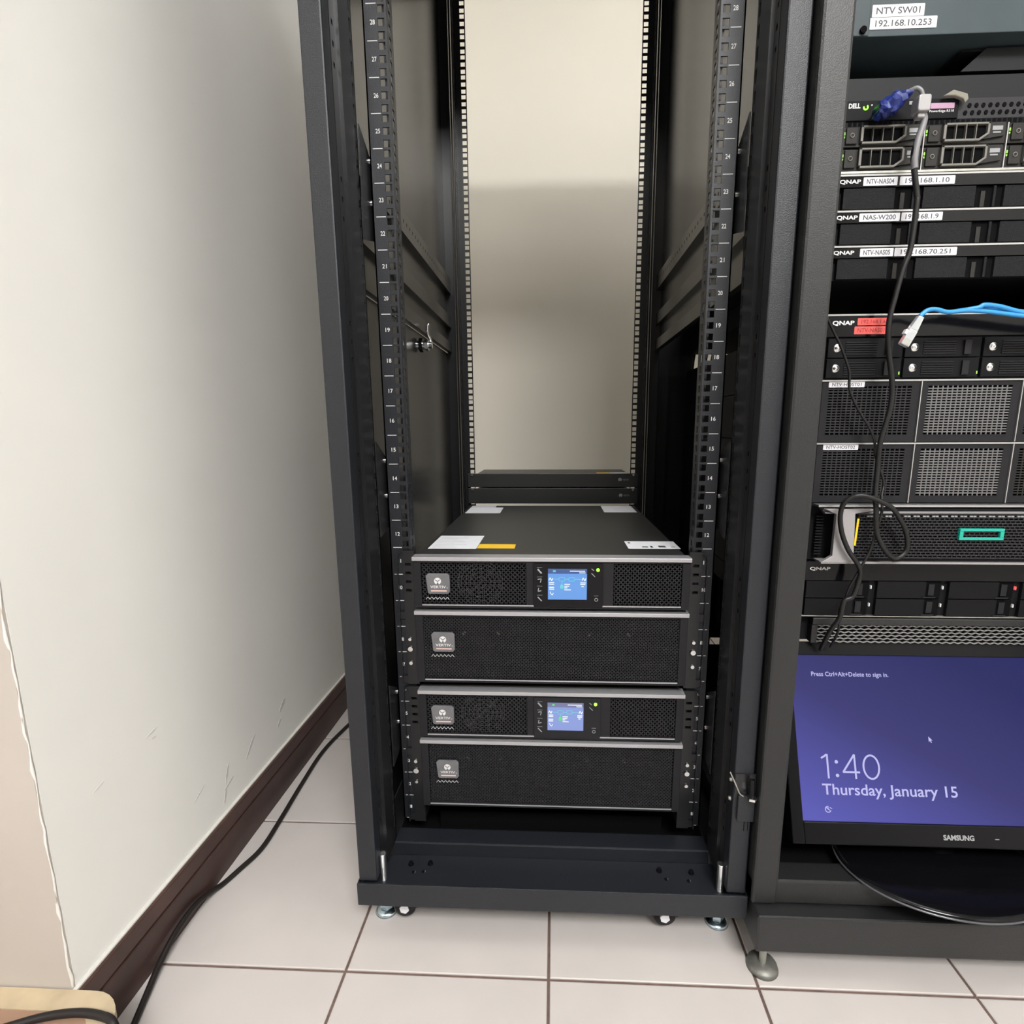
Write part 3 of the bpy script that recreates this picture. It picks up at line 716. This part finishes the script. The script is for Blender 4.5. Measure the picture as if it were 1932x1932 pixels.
# --- tray plate hung under the switch, and a blank panel
t = thing('cable_tray', (RC, .1, 1.2700), 'dull grey slanted tray plate under the network switch', 'tray')
link('plate', MB().prism([(.545, 1.2790), (.575, 1.3055), (.80, 1.3055), (.80, 1.2790)], 'y', .004, .007), 'blank', t)
link('tray_floor', MB().box(.545, .80, .007, .25, 1.3035, 1.3055), 'device', t)
tag(link('blank_panel', MB().box(RC-.24, RC+.24, -.004, -.001, zr(26)+.001, 1.2705), 'blank', bev=.001, loc=(RC, 0, zr(26))), 'plain dark blank panel above the server with drive carriers', 'panel')

# --- server with drive carriers
t, z0, z1 = dev('rack_server', 24, 26, 'server with two rows of grey drive carriers and a blue wrapped plug', 'server')
fz = YD-.002
link('control_strip', MB().box(XA, .5330, fz, YD+.004, 1.2120, 1.2358), 'device', t, bev=.0008)
link('display_strip', MB().box(.5335, .8185, fz+.002, YD+.004, 1.2120, 1.2358), 'mesh', t)
hm = MB()
for k in range(31):
    for j in range(2): hm.prism([(.5430+k*.0088+j*.0044+.0026*math.cos(math.pi/3*i), 1.2185+j*.0085+.0030*math.sin(math.pi/3*i)) for i in range(6)], 'y', fz+.0012, fz+.0021)
link('vent_cells', hm, 'dark', t)
hm = MB(); 
for k in range(48): hm.box(.3945+k*.0066, .3985+k*.0066, fz+.0015, fz+.0035, 1.2088-.0022, 1.2088+.0022)
link('vent_row', MB().box(XA, .8185, fz+.002, YD+.004, 1.2055, 1.2118), 'device', t); link('vent_slots', hm, 'dark', t)
m = txt(MB(), 'DELL', .3920, .4070, 1.2265, 1.2325, fz-.0003, .045); txt(m, 'PowerEdge R510', .4960, .5270, 1.2185, 1.2222, fz-.0003)
link('lettering', m, 'white', t)
link('service_label', MB().box(.4970, .5270, fz-.0004, fz, 1.2235, 1.2300), 'pinklab', t)
pb = MB()
for i in range(14):
    a, b = math.radians(-200+18*i), math.radians(-200+18*(i+1))
    pb.bar((.4140+.0026*math.cos(a), 1.2275+.0026*math.sin(a)), (.4140+.0026*math.cos(b), 1.2275+.0026*math.sin(b)), .0015, fz-.0008, fz)
link('power_light', pb, 'green', t)
link('small_light', MB().cyl((.4215, fz-.0006, 1.2300), (.4215, fz, 1.2300), .0010, 8), 'white', t)
link('usb_port', MB().box(.4690, .4790, fz-.0006, fz, 1.2290, 1.2330), 'offwhite', t)
def carrier(x0, z0, z1, led):
    x1 = x0+.1035
    c = link('drive_carrier', MB().box(x0, x1, YD-.0005, YD+.004, z0, z1), 'carrierdk', t, bev=.0006)
    link('release_button', MB().box(x0+.0035, x0+.0185, YD-.003, YD-.0005, z0+.003, z1-.001), 'carrierdk', c, bev=.0008)
    link('button_ring', MB().lathe([(.0020, 0), (.0020, -.0008), (.0030, -.0008), (.0030, 0)], (x0+.0110, YD-.003, (z0+z1)/2+.001), 14, 'y'), 'carrier', c)
    h = MB(); a, b = x0+.0215, x0+.0800
    zl, zh = z0+.0020, z1
    h.box(a, a+.0035, YD-.005, YD-.0005, zl+.003, zh).box(a, b, YD-.005, YD-.0005, zh-.0025, zh).box(a+.002, b-.012, YD-.005, YD-.0005, zl, zl+.0028)
    h.bar((b-.0125, zl+.0014), (b-.0005, zl+.0095), .0028, YD-.005, YD-.0005); h.box(b-.0030, b, YD-.005, YD-.0005, zl+.009, zh)
    for k in (1, 2, 3): h.box(a+.0035+k*.0128-.0012, a+.0035+k*.0128, YD-.005, YD-.0005, zl, zh)
    link('handle', h, 'carrier', c, bev=.0005)
    link('bay_back', MB().box(a+.003, b-.003, YD-.0010, YD-.0005, zl+.002, zh-.002), 'dark', c)
    link('handle_tail', MB().prism([(b-.010, zl+.002), (x1-.004, zl+.006), (x1-.004, zh), (b-.001, zh), (b-.001, zl+.010)], 'y', YD-.0035, YD-.0005), 'carrierdk', c)
    link('capacity_label', MB().box(b+.0035, b+.0165, YD-.0040, YD-.0035, zh-.0095, zh-.0045).box(b+.0045, b+.0145, YD-.0040, YD-.0035, zh-.0130, zh-.0112), 'offwhite', c)
    link('activity_light', MB().box(x0+.0010, x0+.0028, YD-.0012, YD-.0005, zh-.0095, zh-.0060).box(x0+.0010, x0+.0026, YD-.0012, YD-.0005, zh-.0130, zh-.0110), led, c)
for j, (za, zb) in enumerate(((1.1812, 1.2052), (1.1520, 1.1785))):
    for i in range(4): carrier(.3885+i*.1060, za, zb, 'greendim')
for xd in (.4925, .5985, .7045): link('column_divider', MB().box(xd, xd+.0012, YD-.002, YD+.002, 1.150, 1.2055), 'silver', t)
link('lower_lip', MB().box(XA, .8185, YD-.004, YD+.004, 1.1478, 1.1505), 'steel', t)

# --- slim 1U storage units
def slim(n, label, st):
    t, z0, z1 = dev('storage_unit', n, n+1, label, 'storage', group='slim storage units in the right rack')
    link('top_edge', MB().box(XA, .8185, YD-.004, YD+.004, z1-.0022, z1), 'silver', t)
    link('gloss_strip', MB().box(XA, .8185, YD-.003, YD+.004, z1-.0155, z1-.0024), 'gloss', t)
    link('maker_lettering', txt(MB(), 'QNAP', .3885, .4165, z1-.0120, z1-.0060, YD-.0033, .035), 'white', t)
    for x0, x1, s in st: tape(t, x0, x1, z1-.0142, z1-.0038, YD-.003, s, mx=.1, mz=.2)
    for k in range(4):
        x0 = .3955+k*.1050
        b = link('drive_tray', MB().box(x0, x0+.0680, YD-.002, YD+.004, z0+.0012, z1-.0165).box(x0+.0910, x0+.0945, YD-.002, YD+.004, z0+.0012, z1-.0165), 'nasbay', t, bev=.0005)
        link('latch_recess', MB().box(x0+.0680, x0+.0910, YD+.001, YD+.004, z0+.0012, z1-.0165), 'dark', b)
        link('latch', MB().box(x0+.0760, x0+.0815, YD-.0005, YD+.001, z0+.0015, z1-.0225), 'carrierdk', b)
        link('tray_gap', MB().box(x0+.0945, x0+.1040, YD+.001, YD+.004, z0+.0012, z1-.0165), 'dark', b)
    return t
slim(23, 'topmost of three slim storage units, label ending 04', [(.4195, .4640, 'NTV-NAS04'), (.4670, .5385, '192.168.1.10')])
slim(22, 'middle of three slim storage units, label W200', [(.4185, .4720, 'NAS-W200'), (.4740, .5280, '192.168.1.9')])
slim(21, 'lowest of three slim storage units, label ending 05', [(.4240, .4685, 'NTV-NAS05'), (.4700, .5525, '192.168.70.251')])

# --- 2U storage with keyed trays and red labels
t, z0, z1 = dev('storage_unit', 18, 20, 'two row storage unit with round key locks and red labels', 'storage')
link('top_edge', MB().box(XA, .8185, YD-.004, YD+.004, z1-.0022, z1), 'silver', t)
link('gloss_strip', MB().box(XA, .8185, YD-.003, YD+.004, z1-.0300, z1-.0024), 'gloss', t)
link('maker_lettering', txt(MB(), 'QNAP', .3960, .4260, z1-.0155, z1-.0085, YD-.0033, .035), 'white', t)
tape(t, .4300, .4735, z1-.0150, z1-.0055, YD-.003, '192.168.1.6', 'red', 'inkred', .12)
tape(t, .4265, .4720, z1-.0270, z1-.0165, YD-.003, 'NTV-NAS01', 'red', 'inkred', .1)
for j in range(2):
    za = z0+.0020+(1-j)*.0278; zb = za+.0262
    for k in range(4):
        x0 = .3940+k*.1070
        b = link('drive_tray', MB().box(x0, x0+.1030, YD-.001, YD+.004, za, zb), 'device', t, bev=.0006)
        ri = MB()
        for q in range(6): ri.box(x0+.024, x0+.068, YD-.0022, YD-.001, za+.0040+q*.0032, za+.0054+q*.0032)
        link('vent_ribs', ri, 'bezel', b)
        link('key_lock', MB().lathe([(0, -.004), (.0028, -.004), (.0032, -.0025), (.0048, -.0025), (.0062, -.001), (.0062, .002)], (x0+.0125, YD, (za+zb)/2), 18, 'y'), 'chrome', b)
        link('latch', MB().box(x0+.0790, x0+.0880, YD-.004, YD-.001, za+.003, zb-.004), 'bezel', b)
        if k and j: link('activity_light', MB().box(x0-.0062, x0-.0046, YD-.0012, YD, za+.004, za+.0080), 'greendim', b)

# --- two servers with slotted grilles
def host(n, label, s):
    t, z0, z1 = dev('rack_server', n, n+2, label, 'server', group='servers with slotted grilles')
    link('top_edge', MB().box(.3880, .8080, YD-.004, YD+.004, z1-.0024, z1-.0002), 'silver', t)
    for k in range(3):
        x0 = .3905+k*.1385; x1 = x0+.1365
        gx0, gx1, ga, gb = x0+.0095, x1-.0115, z0+.0105, z1-.0090
        m = MB().box(x0, gx0, YD-.002, YD+.004, z0, z1-.0026).box(gx1, x1, YD-.002, YD+.004, z0, z1-.0026).box(gx0, gx1, YD-.002, YD+.004, z0, ga).box(gx0, gx1, YD-.002, YD+.004, gb, z1-.0026)
        p = link('front_panel', m, 'bezel', t)
        link('panel_back', MB().box(gx0, gx1, YD+.0020, YD+.0038, ga, gb), 'dark', p)
        gm = MB(); nr = 18; nc = 17
        for r in range(1, nr): zc = ga+(gb-ga)*r/nr; gm.box(gx0, gx1, YD-.0018, YD-.0002, zc-.00085, zc+.00085)
        for c in range(1, nc): xc = gx0+(gx1-gx0)*c/nc; gm.box(xc-.0008, xc+.0008, YD-.0016, YD-.0004, ga, gb)
        link('slot_grille', gm, 'mesh' if k == 0 else 'carrierdk' if k == 2 else 'gridlit', p)  # same grille; how light falls on each is put into its tone
        if k: link('panel_divider', MB().box(x0-.0016, x0-.0004, YD-.004, YD+.004, z0, z1-.0026), 'silver', t)
    xx = .3955
    tape(t, xx+.0035, xx+.0535, z1-.0105, z1-.0025, YD-.002, s, mx=.09, mz=.2)
    m = MB().box(.3845, .3870, YD-.001, YD+.001, z0+.013, z0+.0155).box(.3840, .3865, YD-.001, YD+.001, z0+.020, z0+.0250).box(.3850, .3870, YD-.001, YD+.001, z0+.028, z0+.0295)
    link('ear_marks', m, 'offwhite', t)
M['gridlit'] = mat('grille_steel_lit', (.150, .150, .155), .4, metal=.4)  # lit tone of the slotted grille
host(16, 'upper of two servers with slotted grilles, label ending 01', 'NTV-HOST01')
host(14, 'lower of two servers with slotted grilles, label ending 02', 'NTV-HOST02')

# --- bezel server with teal frame logo
t, z0, z1 = dev('rack_server', 12, 14, 'server with silver bezel edge and teal rectangle on honeycomb front', 'server')
yb = YD-.022
link('bezel_shell', MB().box(.4300, .8085, yb+.006, YD+.004, z0+.003, z1-.006), 'device', t)
link('top_rail', MB().box(.3930, .8085, yb+.004, YD+.004, z1-.0036, z1-.0008), 'silver', t)
link('upper_sheen', MB().prism([(YD+.002, z1-.0036), (yb, z1-.0125), (yb+.006, z1-.0140), (YD+.004, z1-.0060)], 'x', .4020, .8080), 'silverp', t)
wing = MB().prism([(.4005, z1-.0060), (.4170, z1-.0140), (.4165, z0+.0120), (.4010, z0+.0020), (.4440, z0+.0020), (.4480, z0+.0060), (.4440, z1-.0130), (.4700, z1-.0085), (.4700, z1-.0060)][::-1], 'y', yb-.001, yb+.006)
link('silver_wing', wing, 'silverp', t, bev=.0008)
link('bottom_rail', MB().box(.4020, .8085, yb, YD+.004, z0+.0002, z0+.0028), 'silverp', t)
link('yellow_stripe', MB().bar((.4485, z1-.0200), (.4470, z0+.0280), .0028, yb-.0016, yb-.001), 'yellow', t)
gm = MB()
for r in range(16): gm.box(.4500, .8060, yb+.0030, yb+.0060, z0+.0080+r*.0043, z0+.0098+r*.0043)
for c in range(52): 
    for r in range(15):
        xc = .4520+c*.0069+(r % 2)*.00345; gm.box(xc, xc+.0012, yb+.0034, yb+.0058, z0+.0098+r*.0043, z0+.0123+r*.0043)
link('honeycomb_front', gm, 'mesh', t)
gm = MB()
for c in range(26): gm.box(.4620+c*.0132, .4660+c*.0132, yb+.0015, yb+.0030, z1-.0180, z1-.0160).box(.4668+c*.0132, .4708+c*.0132, yb+.0015, yb+.0030, z1-.0180, z1-.0160)
link('upper_perforation', gm, 'offwhite', t)
fl = MB()
for r in range(14): fl.box(.3985, .4090, YD-.004, YD+.001, z0+.0100+r*.0044, z0+.0116+r*.0044)
link('ear_fins', fl, 'bezel', t)
zc = (z0+z1)/2+.001; xa, xb = .5945, .6570
link('teal_frame', MB().box(xa, xb, yb-.001, yb+.004, zc+.0045, zc+.0085).box(xa, xb, yb-.001, yb+.004, zc-.0085, zc-.0045).box(xa, xa+.0055, yb-.001, yb+.004, zc-.0045, zc+.0045).box(xb-.0055, xb, yb-.001, yb+.004, zc-.0045, zc+.0045), 'teal', t, bev=.0006)

# --- dark 2U storage
t, z0, z1 = dev('storage_unit', 10, 12, 'dark storage unit with tiny white lights, just above the monitor', 'storage')
link('gloss_strip', MB().box(XA, .8185, YD-.003, YD+.004, z1-.0300, z1-.0005), 'gloss', t)
link('maker_lettering', txt(MB(), 'QNAP', .3955, .4260, z1-.0150, z1-.0090, YD-.0033, .035), 'white', t)
for j in range(2):
    za = z0+.0020+(1-j)*.0280; zb = za+.0264
    for k in range(4):
        x0 = .3930+k*.1065
        b = link('drive_tray', MB().box(x0, x0+.0720, YD-.002, YD+.004, za, zb), 'device', t, bev=.0005)
        link('latch_recess', MB().box(x0+.0720, x0+.0955, YD+.0010, YD+.004, za, zb), 'dark', b)
        link('latch', MB().box(x0+.0765, x0+.0850, YD-.0010, YD+.0010, za+.0045, zb-.004).box(x0+.0680, x0+.0870, YD-.0030, YD-.0020, za+.0010, za+.0030), 'bezel', b)
        link('activity_light', MB().box(x0+.0968, x0+.0985, YD-.0010, YD+.002, za+.0145, za+.0195), 'reded' if (k == 2 and j == 0) else 'white', b)
link('lower_edge', MB().box(XA, .8185, YD-.002, YD+.004, z0, z0+.0012), 'steel', t)

# --- 1U server with wavy mesh, behind the monitor
t, z0, z1 = dev('rack_server', 9, 10, 'thin server with wavy mesh front partly hidden by the monitor', 'server', y=-.008)
ym = -.008
link('front_bar', MB().box(.4080, .8185, ym-.012, ym+.004, z1-.0140, z1-.0015), 'rack2', t, bev=.002)
link('left_cheek', MB().box(.4080, .4175, ym-.010, ym+.004, z0, z1-.014), 'rack2', t, bev=.001)
wm = MB()
for r in range(6):
    zc = z0+.0010+r*.0052; pts = []
    for c in range(66):
        x = .4190+c*.0060; pts.append((x, zc+(.0011 if (c+r) % 2 else -.0011)))
    for a, b in zip(pts, pts[1:]): wm.bar(a, b, .0017, ym-.006, ym-.004)
M['gridwave'] = mat('wavy_steel', (.26, .26, .26), .4, metal=.5)
link('wavy_mesh', wm, 'gridwave', t)
link('mesh_back', MB().box(.4175, .8185, ym+.001, ym+.0038, z0, z1-.014), 'dark', t)

# ------------------------------------------------------------------ monitor
TA = math.radians(21.8); ca_, sa_ = math.cos(TA), math.sin(TA)
MO = (RC+.006, -.100, .2315)                 # bottom edge of the picture, middle
def mon(x, y, z):                            # local: x right, y out of the back, z up the screen
    return (MO[0]+x, MO[1]+y*ca_+z*sa_, MO[2]-y*sa_+z*ca_)
t = thing('monitor', (MO[0], -.06, .1445), 'black computer monitor showing a blue sign-in screen at rack bottom', 'monitor')
HW, HH = .2235, .2430
bz = MB()
bz.box(-HW-.018, -HW, -.004, .018, -.031, HH+.021).box(HW, HW+.018, -.004, .018, -.031, HH+.021).box(-HW, HW, -.004, .018, HH, HH+.021).box(-HW, HW, -.004, .018, -.031, 0)
M['monbez'] = mat('monitor_gloss_bezel', (.004, .004, .005), .3, spec=.15)
bz = link('bezel', bz.mapped(mon), 'monbez', t, bev=.0015)
link('back_shell', MB().prism([(-HW-.010, -.025), (HW+.010, -.025), (HW+.010, HH+.015), (-HW-.010, HH+.015)], 'y', .018, .030).prism([(-.13, .02), (.13, .02), (.13, HH-.03), (-.13, HH-.03)], 'y', .030, .050).mapped(mon), 'device', t, bev=.003)
scr = link('picture', MB().box(-HW, HW, .0005, .003, 0, HH).mapped(mon), 'screen', t)
scr['label'] = 'blue lock screen picture'
gl = MB()
e = .0002
def sx(px): return -HW+(px)*2*HW
txt(gl, 'Press Ctrl+Alt+Delete to sign in.', -.1915, -.0730, .2085, .2175, e)
link('sign_in_text', gl.mapped(mon), 'glyph', t); gl = MB()
def st(*p):
    for a, b in zip(p, p[1:]): gl.bar((-.1880+a[0], .0600+a[1]), (-.1880+b[0], .0600+b[1]), .0027, e-.0001, e)
def ell(cx, cz, rx, rz, n=32): st(*[(cx+rx*math.cos(2*math.pi*i/n), cz+rz*math.sin(2*math.pi*i/n)) for i in range(n+1)])
st((.0, .0290), (.0042, .0312), (.0088, .0345)); st((.0092, .0), (.0092, .0350))
for zc in (.0045, .0240):
    gl.prism([(-.1880+.0225+.0026*math.cos(math.pi*i/6), .0600+zc+.0026*math.sin(math.pi*i/6)) for i in range(12)], 'y', e-.0001, e)
st((.0500, .0), (.0500, .0350)); st((.0500, .0350), (.0315, .0095)); st((.0310, .0095), (.0565, .0095))
ell(.0740, .0175, .0115, .0168)
link('clock_text', gl.mapped(mon), 'glyph', t); gl = MB()
txt(gl, 'Thursday, January 15', -.1900, .0085, .0320, .0525, e)
link('date_text', gl.mapped(mon), 'glyph', t); gl = MB()
# pointer arrow
gl.prism([(-.0240, .1235), (-.0240, .1155), (-.0222, .1172), (-.0208, .1140), (-.0196, .1146), (-.0209, .1177), (-.0184, .1177)], 'y', e-.0001, e)
link('pointer', gl.mapped(mon), 'glyph', t); gl = MB()
# ease-of-access sign
for i in range(12):
    a, b = math.radians(100+20*i), math.radians(100+20*(i+1))
    gl.bar((-.1840+.0042*math.cos(a), .0165+.0042*math.sin(a)), (-.1840+.0042*math.cos(b), .0165+.0042*math.sin(b)), .0012, e-.0001, e)
gl.bar((-.1868, .0190), (-.1815, .0150), .0012, e-.0001, e).bar((-.1840, .0212), (-.1840, .0165), .0012, e-.0001, e).bar((-.1815, .0190), (-.1780, .0175), .0010, e-.0001, e)
link('access_icon', gl.mapped(mon), 'glyph', t)
link('maker_lettering', txt(MB(), 'SAMSUNG', -.0235, .0205, -.0205, -.0130, -.0043, .04).mapped(mon), 'offwhite', t)
link('power_mark', MB().box(.05, .056, -.0043, -.004, -.018, -.017).mapped(mon), 'offwhite', t)
# neck and oval foot
nz = .1575
link('neck', MB().cyl((MO[0], -.055, .160), (MO[0], -.030, .235), .021, 24).cyl((MO[0], -.060, .1600), (MO[0], -.0555, .172), .030, 24, .022), 'gloss', t)
def oval(a, b, cy, zs):
    m = MB(); n = 64; rows = []
    for (k, z) in zs: rows.append([(MO[0]-.014+a*k*math.cos(2*math.pi*i/n), cy+b*k*math.sin(2*math.pi*i/n), z) for i in range(n)])
    vs = [p for r in rows for p in r]
    fs = [(j*n+i, j*n+(i+1) % n, (j+1)*n+(i+1) % n, (j+1)*n+i) for j in range(len(rows)-1) for i in range(n)]
    m.add(vs, fs, True); m.add(vs, [tuple(range(n-1, -1, -1)), tuple(range((len(rows)-1)*n, len(rows)*n))]); return m
foot = link('foot_plate', oval(.146, .1050, -.0920, [(.97, nz), (1.0, nz+.003), (.992, nz+.0065), (.93, nz+.0085), (.55, nz+.0100), (.2, nz+.0105)]), 'gloss', t)
rim = MB(); n = 72
rim.tube([(MO[0]-.014+.1462*math.cos(2*math.pi*i/n), -.0920+.1052*math.sin(2*math.pi*i/n), nz+.0030) for i in range(n+1)], .0016, 6, 1)
link('foot_rim', rim, 'footrim', foot)

# ------------------------------------------------------------------ cables on the right rack
yc = -.045
main = [(.4690,-.045,1.2080),(.4753,yc,1.1993),(.4696,yc,1.1725),(.4679,yc,1.1547),(.4768,yc,1.1124),(.4783,yc,1.1016),(.4770,yc,1.0483),(.4702,yc,1.0212),(.4641,yc,.9868),(.4594,yc,.9517),(.4634,yc,.9159),(.4692,yc,.8897),(.4736,yc,.8655),(.4736,yc,.8366),(.4655,yc,.7925),(.4658,yc,.7591),(.4638,yc-.005,.7167),(.4639,yc-.010,.6995),(.4676,yc-.012,.6647),(.4822,yc-.012,.6384),(.5004,yc-.008,.6260),(.5158,yc-.006,.6385),(.5094,yc-.010,.6649),(.4954,yc-.014,.6858),(.4750,yc-.020,.7047),(.4404,yc-.016,.7184),(.4212,yc-.010,.7098),(.4172,yc-.006,.6908),(.4214,yc-.006,.6646),(.4332,yc-.006,.6381),(.4529,yc-.004,.6114),(.4566,yc,.5916),(.4506,yc,.5660),(.4384,yc,.5580),(.4345,yc,.5329),(.4264,yc+.01,.5050),(.424,-.02,.470)]
t = thing('monitor_cable', (.47, yc, .47), 'thick black cable looping down the right rack from the blue plug', 'cable')
link('jacket', MB().tube(main, .0035, 10), 'cable', t)
link('upper_jacket', MB().tube([(.4690,-.046,1.2085),(.4752,-.046,1.1985),(.4704,-.046,1.1755),(.4686,-.046,1.155),(.4702,-.0458,1.142)], .0040, 10), 'cablegr', t)
link('connector_boot', MB().prism(rrect(.4605, .4760, 1.2040, 1.2230, .003), 'y', -.056, -.040).prism(rrect(.4635, .4730, 1.1985, 1.2045, .002), 'y', -.052, -.042), 'silverp', t, bev=.0015)
link('upper_lead', MB().tube([(.4690,-.048,1.2230),(.4665,-.048,1.2300),(.4610,-.046,1.2345),(.4540,-.040,1.2330)], .0026, 8), 'cablegr', t)
rr_ = random.Random(5); pts = []
bw = MB(); n = 11; ring = 14; vs = []
for i in range(n):
    f = i/(n-1); cx = .4185+.038*f; cz = 1.2145+.0145*f**1.2; rz = .0035+.0105*math.sin(math.pi*min(1, .12+.88*f)); ry = .012
    for k in range(ring):
        a = 2*math.pi*k/ring; j = rr_.uniform(.75, 1.2)
        vs.append((cx+rr_.uniform(-.0012,.0012), -.038+ry*j*math.cos(a), cz+rz*j*math.sin(a)))
bw.add(vs, [(i*ring+k, i*ring+(k+1) % ring, (i+1)*ring+(k+1) % ring, (i+1)*ring+k) for i in range(n-1) for k in range(ring)]+[tuple(range(ring-1, -1, -1)), tuple(range((n-1)*ring, n*ring))])
link('blue_wrap', bw, 'bluedk', t)['label'] = 'crumpled blue plastic wrapped plug'
yt = -.040
thin = [(.3785,yt,.9622),(.3900,yt,.9420),(.4005,yt,.9245),(.4138,yt,.8951),(.4168,yt,.8824),(.4184,yt,.8663),(.4306,yt,.8419),(.4535,yt,.8090),(.4630,yt+.003,.7890),(.4653,yt+.004,.7756),(.4772,yt,.7418),(.4795,yt,.7282),(.4750,yt-.006,.7161),(.4741,yt-.012,.6936),(.4688,yt-.012,.6638),(.4649,yt-.010,.6371),(.4559,yt-.006,.6083),(.4456,yt,.5735),(.4418,yt,.5496),(.4361,yt,.5426),(.4370,yt,.5102),(.438,-.02,.475)]
tag(link('thin_cable', MB().tube(thin, .0019, 8), 'cable', loc=(.45, yt, .7)), 'thin black cable hanging beside the thick looped cable', 'cable')
yl = -.060
t = thing('network_cable', (.54, yl, .96), 'bright blue network cable with clear plug across the storage unit', 'cable')
link('jacket', MB().tube([(.4901,yl,.9582),(.4985,yl,.9650),(.5096,yl,.9662),(.5255,yl,.9626),(.5477,yl,.9643),(.5759,yl,.9626),(.6227,yl,.9564),(.680,yl,.950),(.72,yl+.02,.945)], .0029, 10), 'blue', t)
link('second_run', MB().tube([(.5290,yl+.004,.9630),(.5613,yl-.001,.9672),(.5691,yl-.002,.9705),(.5891,yl-.002,.9682),(.6221,yl,.9606),(.68,yl,.952),(.72,yl+.02,.949)], .0029, 10), 'blue', t)
link('third_run', MB().tube([(.5500,yl+.006,.9660),(.5800,yl+.002,.9668),(.6100,yl+.003,.9640),(.68,yl+.003,.955),(.72,yl+.02,.953)], .0027, 10), 'blue', t)
d = Vector((.0177, 0, .0361)).normalized(); q = Vector((-d.z, 0, d.x)); o_ = Vector((.4726, yl, .9208))
def plug(x, y, z): p = o_+q*x+d*z; return (p.x, yl+y, p.z)
link('plug_body', MB().box(-.0058, .0058, -.0040, .0040, 0, .0215).mapped(plug), 'clear', t, bev=.0006)
link('plug_boot', MB().prism([(-.0055, .0215), (.0055, .0215), (.0035, .0405), (-.0035, .0405)], 'y', -.0040, .0040).mapped(plug), 'clear', t, bev=.0008)
link('plug_contacts', MB().box(-.0042, .0042, -.0043, -.0040, .001, .008).mapped(plug), 'steel', t)
link('plug_tab', MB().box(.0050, .0085, -.0030, .0030, .0130, .0190).mapped(plug), 'paper', t)
sc_ = MB().prism([(.508, 1.2352), (.520, 1.2420), (.527, 1.2400), (.538, 1.2370), (.540, 1.2310), (.536, 1.2260), (.533, 1.2310), (.522, 1.2350)], 'y', -.027, -.0215)
tag(link('tape_scrap', sc_, 'cloth', loc=(.52, -.024, 1.23), bev=.0012), 'crumpled scrap of grey tape on top edge of the server', 'scrap')

# cables and labels at the back of the right rack, seen through the open side
for i, (x, y, r) in enumerate(((.400, .785, .006), (.432, .790, .005), (.452, .788, .007), (.510, .790, .006), (.482, .786, .006))):
    rc = link('rear_cable', MB().tube([(x+.03, y-.002, 1.16-.03*i), (x+.006*math.sin(i), y, 1.00), (x, y+.012, .80), (x+.008*math.cos(i*2), y, .62), (x, y-.004, .45), (x+.006, y, .20)], r, 8), 'cable', loc=(x, y, .2))
    tag(rc, ['leftmost black cable hanging behind the servers', 'thinnest black cable hanging behind the servers', 'thickest black cable hanging behind the servers', 'rightmost black cable hanging behind the servers', 'black cable beside the rightmost one behind the servers'][i], 'cable', 'cables behind the servers')
    zt2 = (.905, .845, .775, .720, .655)[i]
    link('cable_tag', MB().box(x-.012, x+.010, y-.008, y-.006, zt2, zt2+.011), 'paper', rc)


# ================================================================== cords and the wooden step at the left
zf = .0052
cord = [(-.50,.80),(-.5400,.62),(-.5666,.5029),(-.5820,.3905),(-.5770,.2614),(-.5689,.1493),(-.5660,.0688),(-.5800,.0162),(-.5915,-.0179)]
pts = [(x, y, zf) for x, y in cord]+[(-.5960,-.0434,.014),(-.5970,-.0858,.026),(-.5960,-.1337,.024),(-.5920,-.1763,.014),(-.5830,-.2146,.008),(-.5700,-.2607,zf),(-.555,-.32,zf),(-.50,-.40,zf)]
tag(link('floor_cable', MB().tube(pts, .0046, 10), 'cablebr', loc=(-.57, .1, 0)), 'long black power cord running along the brown baseboard', 'cord')
t = thing('wooden_step', (-.75, -.40, 0), 'low brown wooden step with pale pine rim at lower left', 'step')
def rr2(x0, x1, y0, y1, r): 
    p = [(x0, y0), (x1, y0)]
    for k in range(9):
        a = math.pi/2*k/8; p.append((x1-r+r*math.cos(a), y1-r+r*math.sin(a)))
    p.append((x0, y1)); return p
SX, SY = -.5300, -.2830
outer = rr2(-1.05, SX, -.60, SY, .055); inner = rr2(-1.05, SX-.026, -.60, SY-.026, .036)
m = MB(); no = len(outer)
zt_, zb_ = .1000, .0840
vs = [(x, y, zt_) for x, y in outer]+[(x, y, zt_) for x, y in inner]+[(x, y, zb_) for x, y in outer]+[(x, y, zb_) for x, y in inner]
fs = []
for i in range(no-1):
    if i == 0: continue
    fs += [(i, i+1, i+1+no, i+no), (i+2*no, i+3*no, i+1+3*no, i+1+2*no), (i, i+2*no, i+1+2*no, i+1), (i+no, i+1+no, i+1+3*no, i+3*no)]
fs.insert(0, (1, 1+no, 1+3*no, 1+2*no)); fs.append((no-1, no-1+2*no, no-1+3*no, no-1+no))
link('rim', m.add(vs, fs), 'pine', t)
link('top_board', MB().prism(inner, 'z', .084, .0985), 'board', t)
link('side_board', MB().prism(rr2(-1.04, SX-.006, -.595, SY-.004, .050), 'z', .0005, .0838), 'board', t)
zz = .1050
tag(link('extension_cord', MB().tube([(-.90,-.45,zz),(-.70,-.355,zz),(-.648,-.331,zz),(-.6150,-.3190,zz),(-.5800,-.3145,zz+.001),(-.5500,-.3160,zz),(-.5280,-.3230,.1035),(-.5150,-.3360,.080),(-.507,-.352,.045),(-.500,-.375,.012),(-.49,-.42,.0050),(-.45,-.52,.0050)], .0048, 10), 'cablebr', loc=(-.6, -.33, .1)), 'thick black cord arching over the wooden step', 'cord')

for o in bpy.data.objects:
    if '_o' in o: del o['_o']
